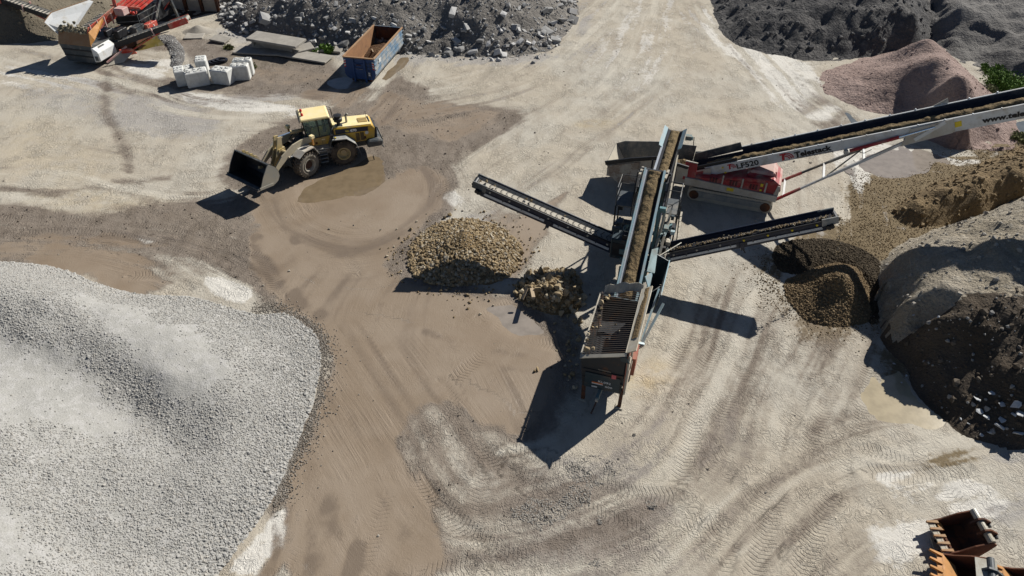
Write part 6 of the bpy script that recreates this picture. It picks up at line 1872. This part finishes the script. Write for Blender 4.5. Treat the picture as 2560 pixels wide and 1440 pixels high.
for x in (-.1, 3.0):
    m.beam((x, 5.5, 1.0), (x, 9.0, 4.3), .25, .25).beam((x, 9.0, 4.3), (x, 9.6, 1.0), .2, .2)
m.beam((-.1, 9.0, 4.3), (3.0, 9.0, 4.3), .25, .3)
m.build('gantry', M['slate'], rs)
m = MB()
for z in (2.6, 3.1): m.tube((1.6, 3.4, z), (3.3, 4.2, z), .03, 5).tube((3.3, 4.2, z), (3.3, 6.8, z), .03, 5)
for y in (4.2, 5.5, 6.8): m.tube((3.3, y, 1.9), (3.3, y, 3.1), .03, 5)
m.build('hand_rail', M['slate'], rs)
for k, (x, y, z, a, b, c_) in enumerate([(1.9, 3.2, 1.8, .5, 1.2, .7), (2.5, 4.6, 1.7, .7, 1.2, .6), (2.9, 5.8, 1.5, .5, 1.4, .8), (1.4, 2.4, 2.1, .35, .8, .5)]):
    MB().box((x, y, z), (a, b, c_)).build('engine_block', M[('black', 'slate', 'redbright', 'black')[k]], rs, bevel=.03)
def red_belt(A, B, w, name, rib=True):
    q, L, t, s, n = basis(RI @ Vector(A), RI @ Vector(B))
    c = MB()
    for v in (-1, 1): c.beam(q(0, v * w / 2, -.12), q(L, v * w / 2, -.12), .06, .42, n)
    c = c.build(name, M['black'], rs)
    trough(q, L, w * .9, .1, M['beltdust'], c)
    c2 = MB()
    for v in (-1, 1): c2.beam(q(L - 1.6, v * (w / 2 + .04), -.12), q(L + .1, v * (w / 2 + .04), -.12), .07, .48, n)
    c2.build('end_frame', M['redbright'], c)
    MB().tube(q(L, -w / 2, -.08), q(L, w / 2, -.08), .17, 12).build('head_drum', M['bucketpale'], c)
    cl = MB()
    for v in (-1, 1): cl.beam(q(L * .55, v * (w / 2 + .06), -.4), q(L * .55, v * (w / 2 + .06), .25), .16, .08, t)
    cl.build('clamp', M['pinkdust'], c)
    m = MB()
    for k in range(int(L / .35)): m.beam(q(.2 + k * .35, -w * .38, .06), q(.2 + k * .35, w * .38, .06), .04, .05, n)
    m.build('cleats', M['slate'], c)
    MB().tube(q(L * .15, 0, -1.0), q(L * .6, 0, -.4), .06, 6).build('ram', M['redbright'], c)
    return c
red_belt(G(285, 108, 1.2), G(466, 44, 3.1), .8, 'side_conveyor')
red_belt(G(185, 55, 1.5), G(-30, -18, 3.4), .8, 'side_conveyor')
red_belt(RM @ Vector((1.5, 8.2, 2.2)), RM @ Vector((2.1, 15.5, 4.2)), 1.3, 'tail_conveyor')
MB().plate([(2.6, 1.6, 1.0), (3.3, 2.3, .9), (3.2, 2.8, .3), (2.5, 2.0, .3)], .1).build('knuckle', M['redbright'], rs)
MB().beam((2.0, .4, .3), (2.9, 2.2, 1.1), .12, .12).build('arm', M['pinkdust'], rs)
MB().plate([(2.0, .3, .05), (2.2, 1.6, .7), (3.2, 2.6, .6), (2.9, 1.3, .05)], .05).build('ramp_plate', M['dusty'], rs)

# ------------------------------------------------------------------ excavator buckets, bottom right
def digger(p0, p1, depth, lift, label, teeth, tmat, shell, edge, hood=None):
    """p0->p1: the tooth edge as surveyed; the mouth lies upward, the hinge pins at the back"""
    a, b = G(*p0, lift), G(*p1, lift)
    x = b - a; w = x.length; an = math.atan2(x.y, x.x)
    o = thing('excavator_bucket', label, 'excavator bucket', (a.x, a.y, 0), an)
    pr = [(0, lift), (.25, lift * .55), (.55, .12), (.95, .03), (1.3, .22), (depth - .05, .62), (depth + .08, .95), (depth - .12, 1.12)]
    sh = MB().strip([[(xx, y, z) for y, z in pr] for xx in (0, w)]).build('shell', M[shell], o, solid=.04)
    for xx in (0, w):
        MB().prism([(xx, y, z) for y, z in pr] + [(xx, depth * .55, .92), (xx, depth * .25, lift + .14)], (.05 if xx else -.05, 0, 0)).build('side_plate', M[edge], o)
    MB().beam((-.03, -.02, lift), (w + .03, -.02, lift - .0), .24, .05).build('cutting_edge', M['dusty'] if hood is None else M[tmat], o)
    tm_ = MB().prism([(-.06, .05, -.05), (.06, .05, -.05), (.03, -.42, .0), (-.03, -.42, .0)], (0, 0, .09)).mesh('tooth', M[tmat])
    for k in range(teeth):
        xx = .06 + (w - .12) * k / (teeth - 1)
        put('tooth', tm_, o, Matrix.Translation((xx, -.02 if hood else .2, lift + .03)) @ Matrix.Rotation(-.12 if hood else .0, 4, 'X'))
    MB().tube((-.02, depth - .15, 1.1), (w + .02, depth - .15, 1.1), .13, 14).build('hinge_tube', M['bucketpale'] if hood is None else M['slate'], o)
    for xx in (w * .32, w * .68):
        er = MB().prism([(xx, depth - .5, 1.02), (xx, depth - .3, 1.30), (xx, depth - .05, 1.30), (xx, depth + .3, 1.05), (xx, depth + .28, .85), (xx, depth - .1, .8)], (.07, 0, 0)).build('ear', M[shell if hood is None else 'slate'], o)
        MB().tube((xx - .12, depth + .22, .96), (xx + .2, depth + .22, .96), .06, 8).build('pin', M['black'], er)
    if hood:
        MB().plate([(.05, depth - .62, 1.0), (w - .05, depth - .62, 1.0), (w - .05, depth + .02, 1.16), (.05, depth + .02, 1.16)], .06).build('top_plate', M['bucketpale'], o)
        MB().plate([(.0, .05, lift + .01), (w, .05, lift + .01), (w * .85, .5, lift - .12), (w * .5, .62, lift - .16), (w * .15, .5, lift - .12)], .04).build('lip_plate', M[tmat], o)
    else:
        MB().beam((w * .03, .32, lift * .72), (w * .97, .32, lift * .72), .08, .03).build('lip', M[shell], o)
        MB().box((.22, .30, lift * .9), (.3, .16, .05)).build('wear_plate', M['orange'], o)
    return o
digger((2326, 1303), (2368, 1382), 1.55, .45, 'rusty brown excavator bucket with pale tooth edge, rear one of the three', 5, 'rustpale', 'rustdark', 'rust')
digger((2352, 1385), (2356, 1475), 1.55, .5, 'excavator bucket with orange teeth and grey top plate, in the middle', 5, 'orange', 'rustdark', 'rust', True)
digger((2502, 1418), (2512, 1500), 1.5, .5, 'dark excavator bucket cut off by the bottom right corner, orange edge', 4, 'orange', 'rustdark', 'rust', True)
a, b = G(2333, 1346, .1), G(2362, 1440, .1)
x = b - a
bl = thing('steel_blade', 'flat grey steel wear blade with bolt holes lying below the bucket teeth', 'steel blade', a, math.atan2(x.y, x.x))
MB().prism([(0, -.12, 0), (x.length, -.10, 0), (x.length, .2, 0), (0.05, .16, 0)], (0, 0, .05)).build('plate', M['bucketpale'], bl)
for k in range(4): MB().lathe((.14 + k * .42, .03, .052), (0, 0, 1), [(0, 0), (0, .06)], 12).build('bolt_hole', M['black'], bl)

# ------------------------------------------------------------------ weeds and bushes
def leafmat(name, c1, c2):
    t = T(name)
    n = t.noise(3, 3); n2 = t.noise(25, 2)
    c = t.mix(n, c1, c2)
    c = t.mix(t.step(n2, .3, .7, 0, .5), c, t.scale_col(c, 1.6))
    return t.out(c, .6, None, 0, .2, **{'Subsurface Weight': 0.0})


M['leaf'] = leafmat('bush_leaves', (.055, .115, .014), (.095, .165, .02))
M['leafdull'] = leafmat('dull_weeds', (.09, .11, .035), (.15, .14, .06))


def bush(px, py, rx, ry, hh, n, label, name='bush', size=.16, mat='leaf', base=0.0):
    g = G(px, py); rr = random.Random(int(px * 7 + py)); m = MB()
    o = thing(name, label, 'bush' if name == 'bush' else 'weed', (g.x, g.y, base))
    cl = [(rr.uniform(-1, 1) * rx * .75, rr.uniform(-1, 1) * ry * .75, rr.uniform(.35, 1) * hh, rr.uniform(.25, .5)) for _ in range(max(5, int(rx * 6)))]
    for k in range(n):
        cx, cy, cz, cr = rr.choice(cl)
        p = Vector((cx + rr.gauss(0, cr * rx * .5), cy + rr.gauss(0, cr * ry * .5), max(.03, cz * rr.uniform(.1, 1) + rr.gauss(0, .07))))
        d = Vector((rr.gauss(0, 1), rr.gauss(0, 1), rr.gauss(.4, .6))).normalized(); s = d.orthogonal().normalized()
        L = size * rr.uniform(.6, 1.4); w = L * .4
        m.add([p, p + d * L * .5 + s * w, p + d * L, p + d * L * .5 - s * w], [(0, 1, 2, 3)])
    fo = m.build('foliage', M[mat], o)
    st_ = MB()
    for cx, cy, cz, cr in cl: st_.tube((cx * .4, cy * .4, 0), (cx, cy, cz * .8), .02, 4)
    st_.build('stem', M['wood'], o)


bush(2535, 222, 2.2, 1.7, 1.3, 5200, 'large bright green bush at the right edge above the long white conveyor')
bush(2478, 178, .8, .6, .5, 900, 'small bright green bush behind the large one at the right edge')
bush(2470, 232, .7, .8, .4, 700, 'pale thin weeds at the left foot of the large green bush', 'weed_patch', .18, 'leafdull')
bush(2555, 350, .8, .9, .5, 700, 'weeds by the puddle at the right edge', 'weed_patch', .18, 'leafdull')
bush(818, 131, .75, .5, .55, 900, 'bright green weed clump beside the pale slab left of the blue container', 'weed_patch', .2)
bush(778, 131, .5, .35, .3, 350, 'small green weed tuft right of the tilted slab', 'weed_patch', .16)
bush(572, 122, .5, .4, .3, 350, 'thin green weeds at the left end of the flat slabs', 'weed_patch', .16, 'leafdull')
bush(632, 172, .3, .5, .35, 300, 'weeds along the right end of the concrete blocks', 'weed_patch', .15, 'leafdull')
for px, py, rx, n, lab in ((690, 30, 1.7, 1500, 'green weeds growing on the rubble heap near the top edge'), (712, 10, .9, 600, 'dark green weeds higher on the rubble heap'), (660, 40, .8, 400, 'thin weeds low on the left of the rubble heap')):
    h = 1.0
    for _ in range(10):
        g = G(px, py, h); h = float(hu.h(np.array([g.x]), np.array([g.y]))[0])
    q_ = G(px, py, h)
    bush(px, py, rx, rx * .8, .5, n, lab, 'weed_patch', .2, 'leaf' if n > 500 else 'leafdull')
    o = [o for o in COL.objects if o.name.startswith('weed_patch')][-1]
    o = max((o for o in COL.objects if o.get('label') == lab), key=lambda o: o.name); o.location = (q_.x, q_.y, h)
# loose stones lying about the yard
n = 5200
xs, ys = RNG.uniform(-36, 30, n), RNG.uniform(13, 70, n)
dens = fbm(xs, ys, .22, 3, 7) + .1
k_ = (RNG.random(n) < np.clip(dens * 1.5 + .12, .02, 1))
xs, ys = xs[k_], ys[k_]
for hh in (hg, ho, hb):
    m_ = hh.h(xs, ys) < .01; xs, ys = xs[m_], ys[m_]
ok = [(x, y, ground_z(x, y)) for x, y in zip(xs, ys)]
stuff('loose_grit', ok, np.clip(RNG.gamma(1.5, .025, len(ok)), .02, .2), rockmat('yard_stones', (.16, .14, .115), (.36, .33, .28)), label='single small stones strewn over the bare yard')

# crumbs of mud thrown up where the ground is churned, and stones bedded in the grey patch
def scatter_on(chan, n, lo, box, rng=RNG):
    out = []
    xs, ys = rng.uniform(box[0], box[1], n), rng.uniform(box[2], box[3], n)
    ii = np.clip(np.searchsorted(gx, xs), 0, len(gx) - 1); jj = np.clip(np.searchsorted(gy, ys), 0, len(gy) - 1)
    v = ch[chan][jj, ii] + fbm(xs, ys, .7, 4, 99) * .9
    k = (v > lo) & (ch['wet'][jj, ii] < .6) & (pool[jj, ii] < .2)
    p = np.column_stack([xs[k], ys[k], relief[jj, ii][k]])
    for hh in (hg, ho, hb, hf): p = p[hh.h(p[:, 0], p[:, 1]) < .01]
    return p
P = scatter_on('damp', 26000, .62, (-40, 12, 13, 62))
stuff('mud_crumbs', P, np.clip(RNG.gamma(1.6, .022, len(P)), .02, .16), rockmat('mud_crumbs', (.085, .068, .055), (.17, .14, .115)), label='dark crumbs of mud thrown up by wheels on the churned ground')
P = scatter_on('grav', 60000, .66, (-4, 10, 12, 22))
stuff('bedded_stones', P, np.clip(RNG.normal(.05, .014, len(P)), .02, .1), rockmat('bedded_grey_stones', (.28, .255, .22), (.37, .345, .305)), label='grey stones bedded in the ground at the bottom centre of the yard')
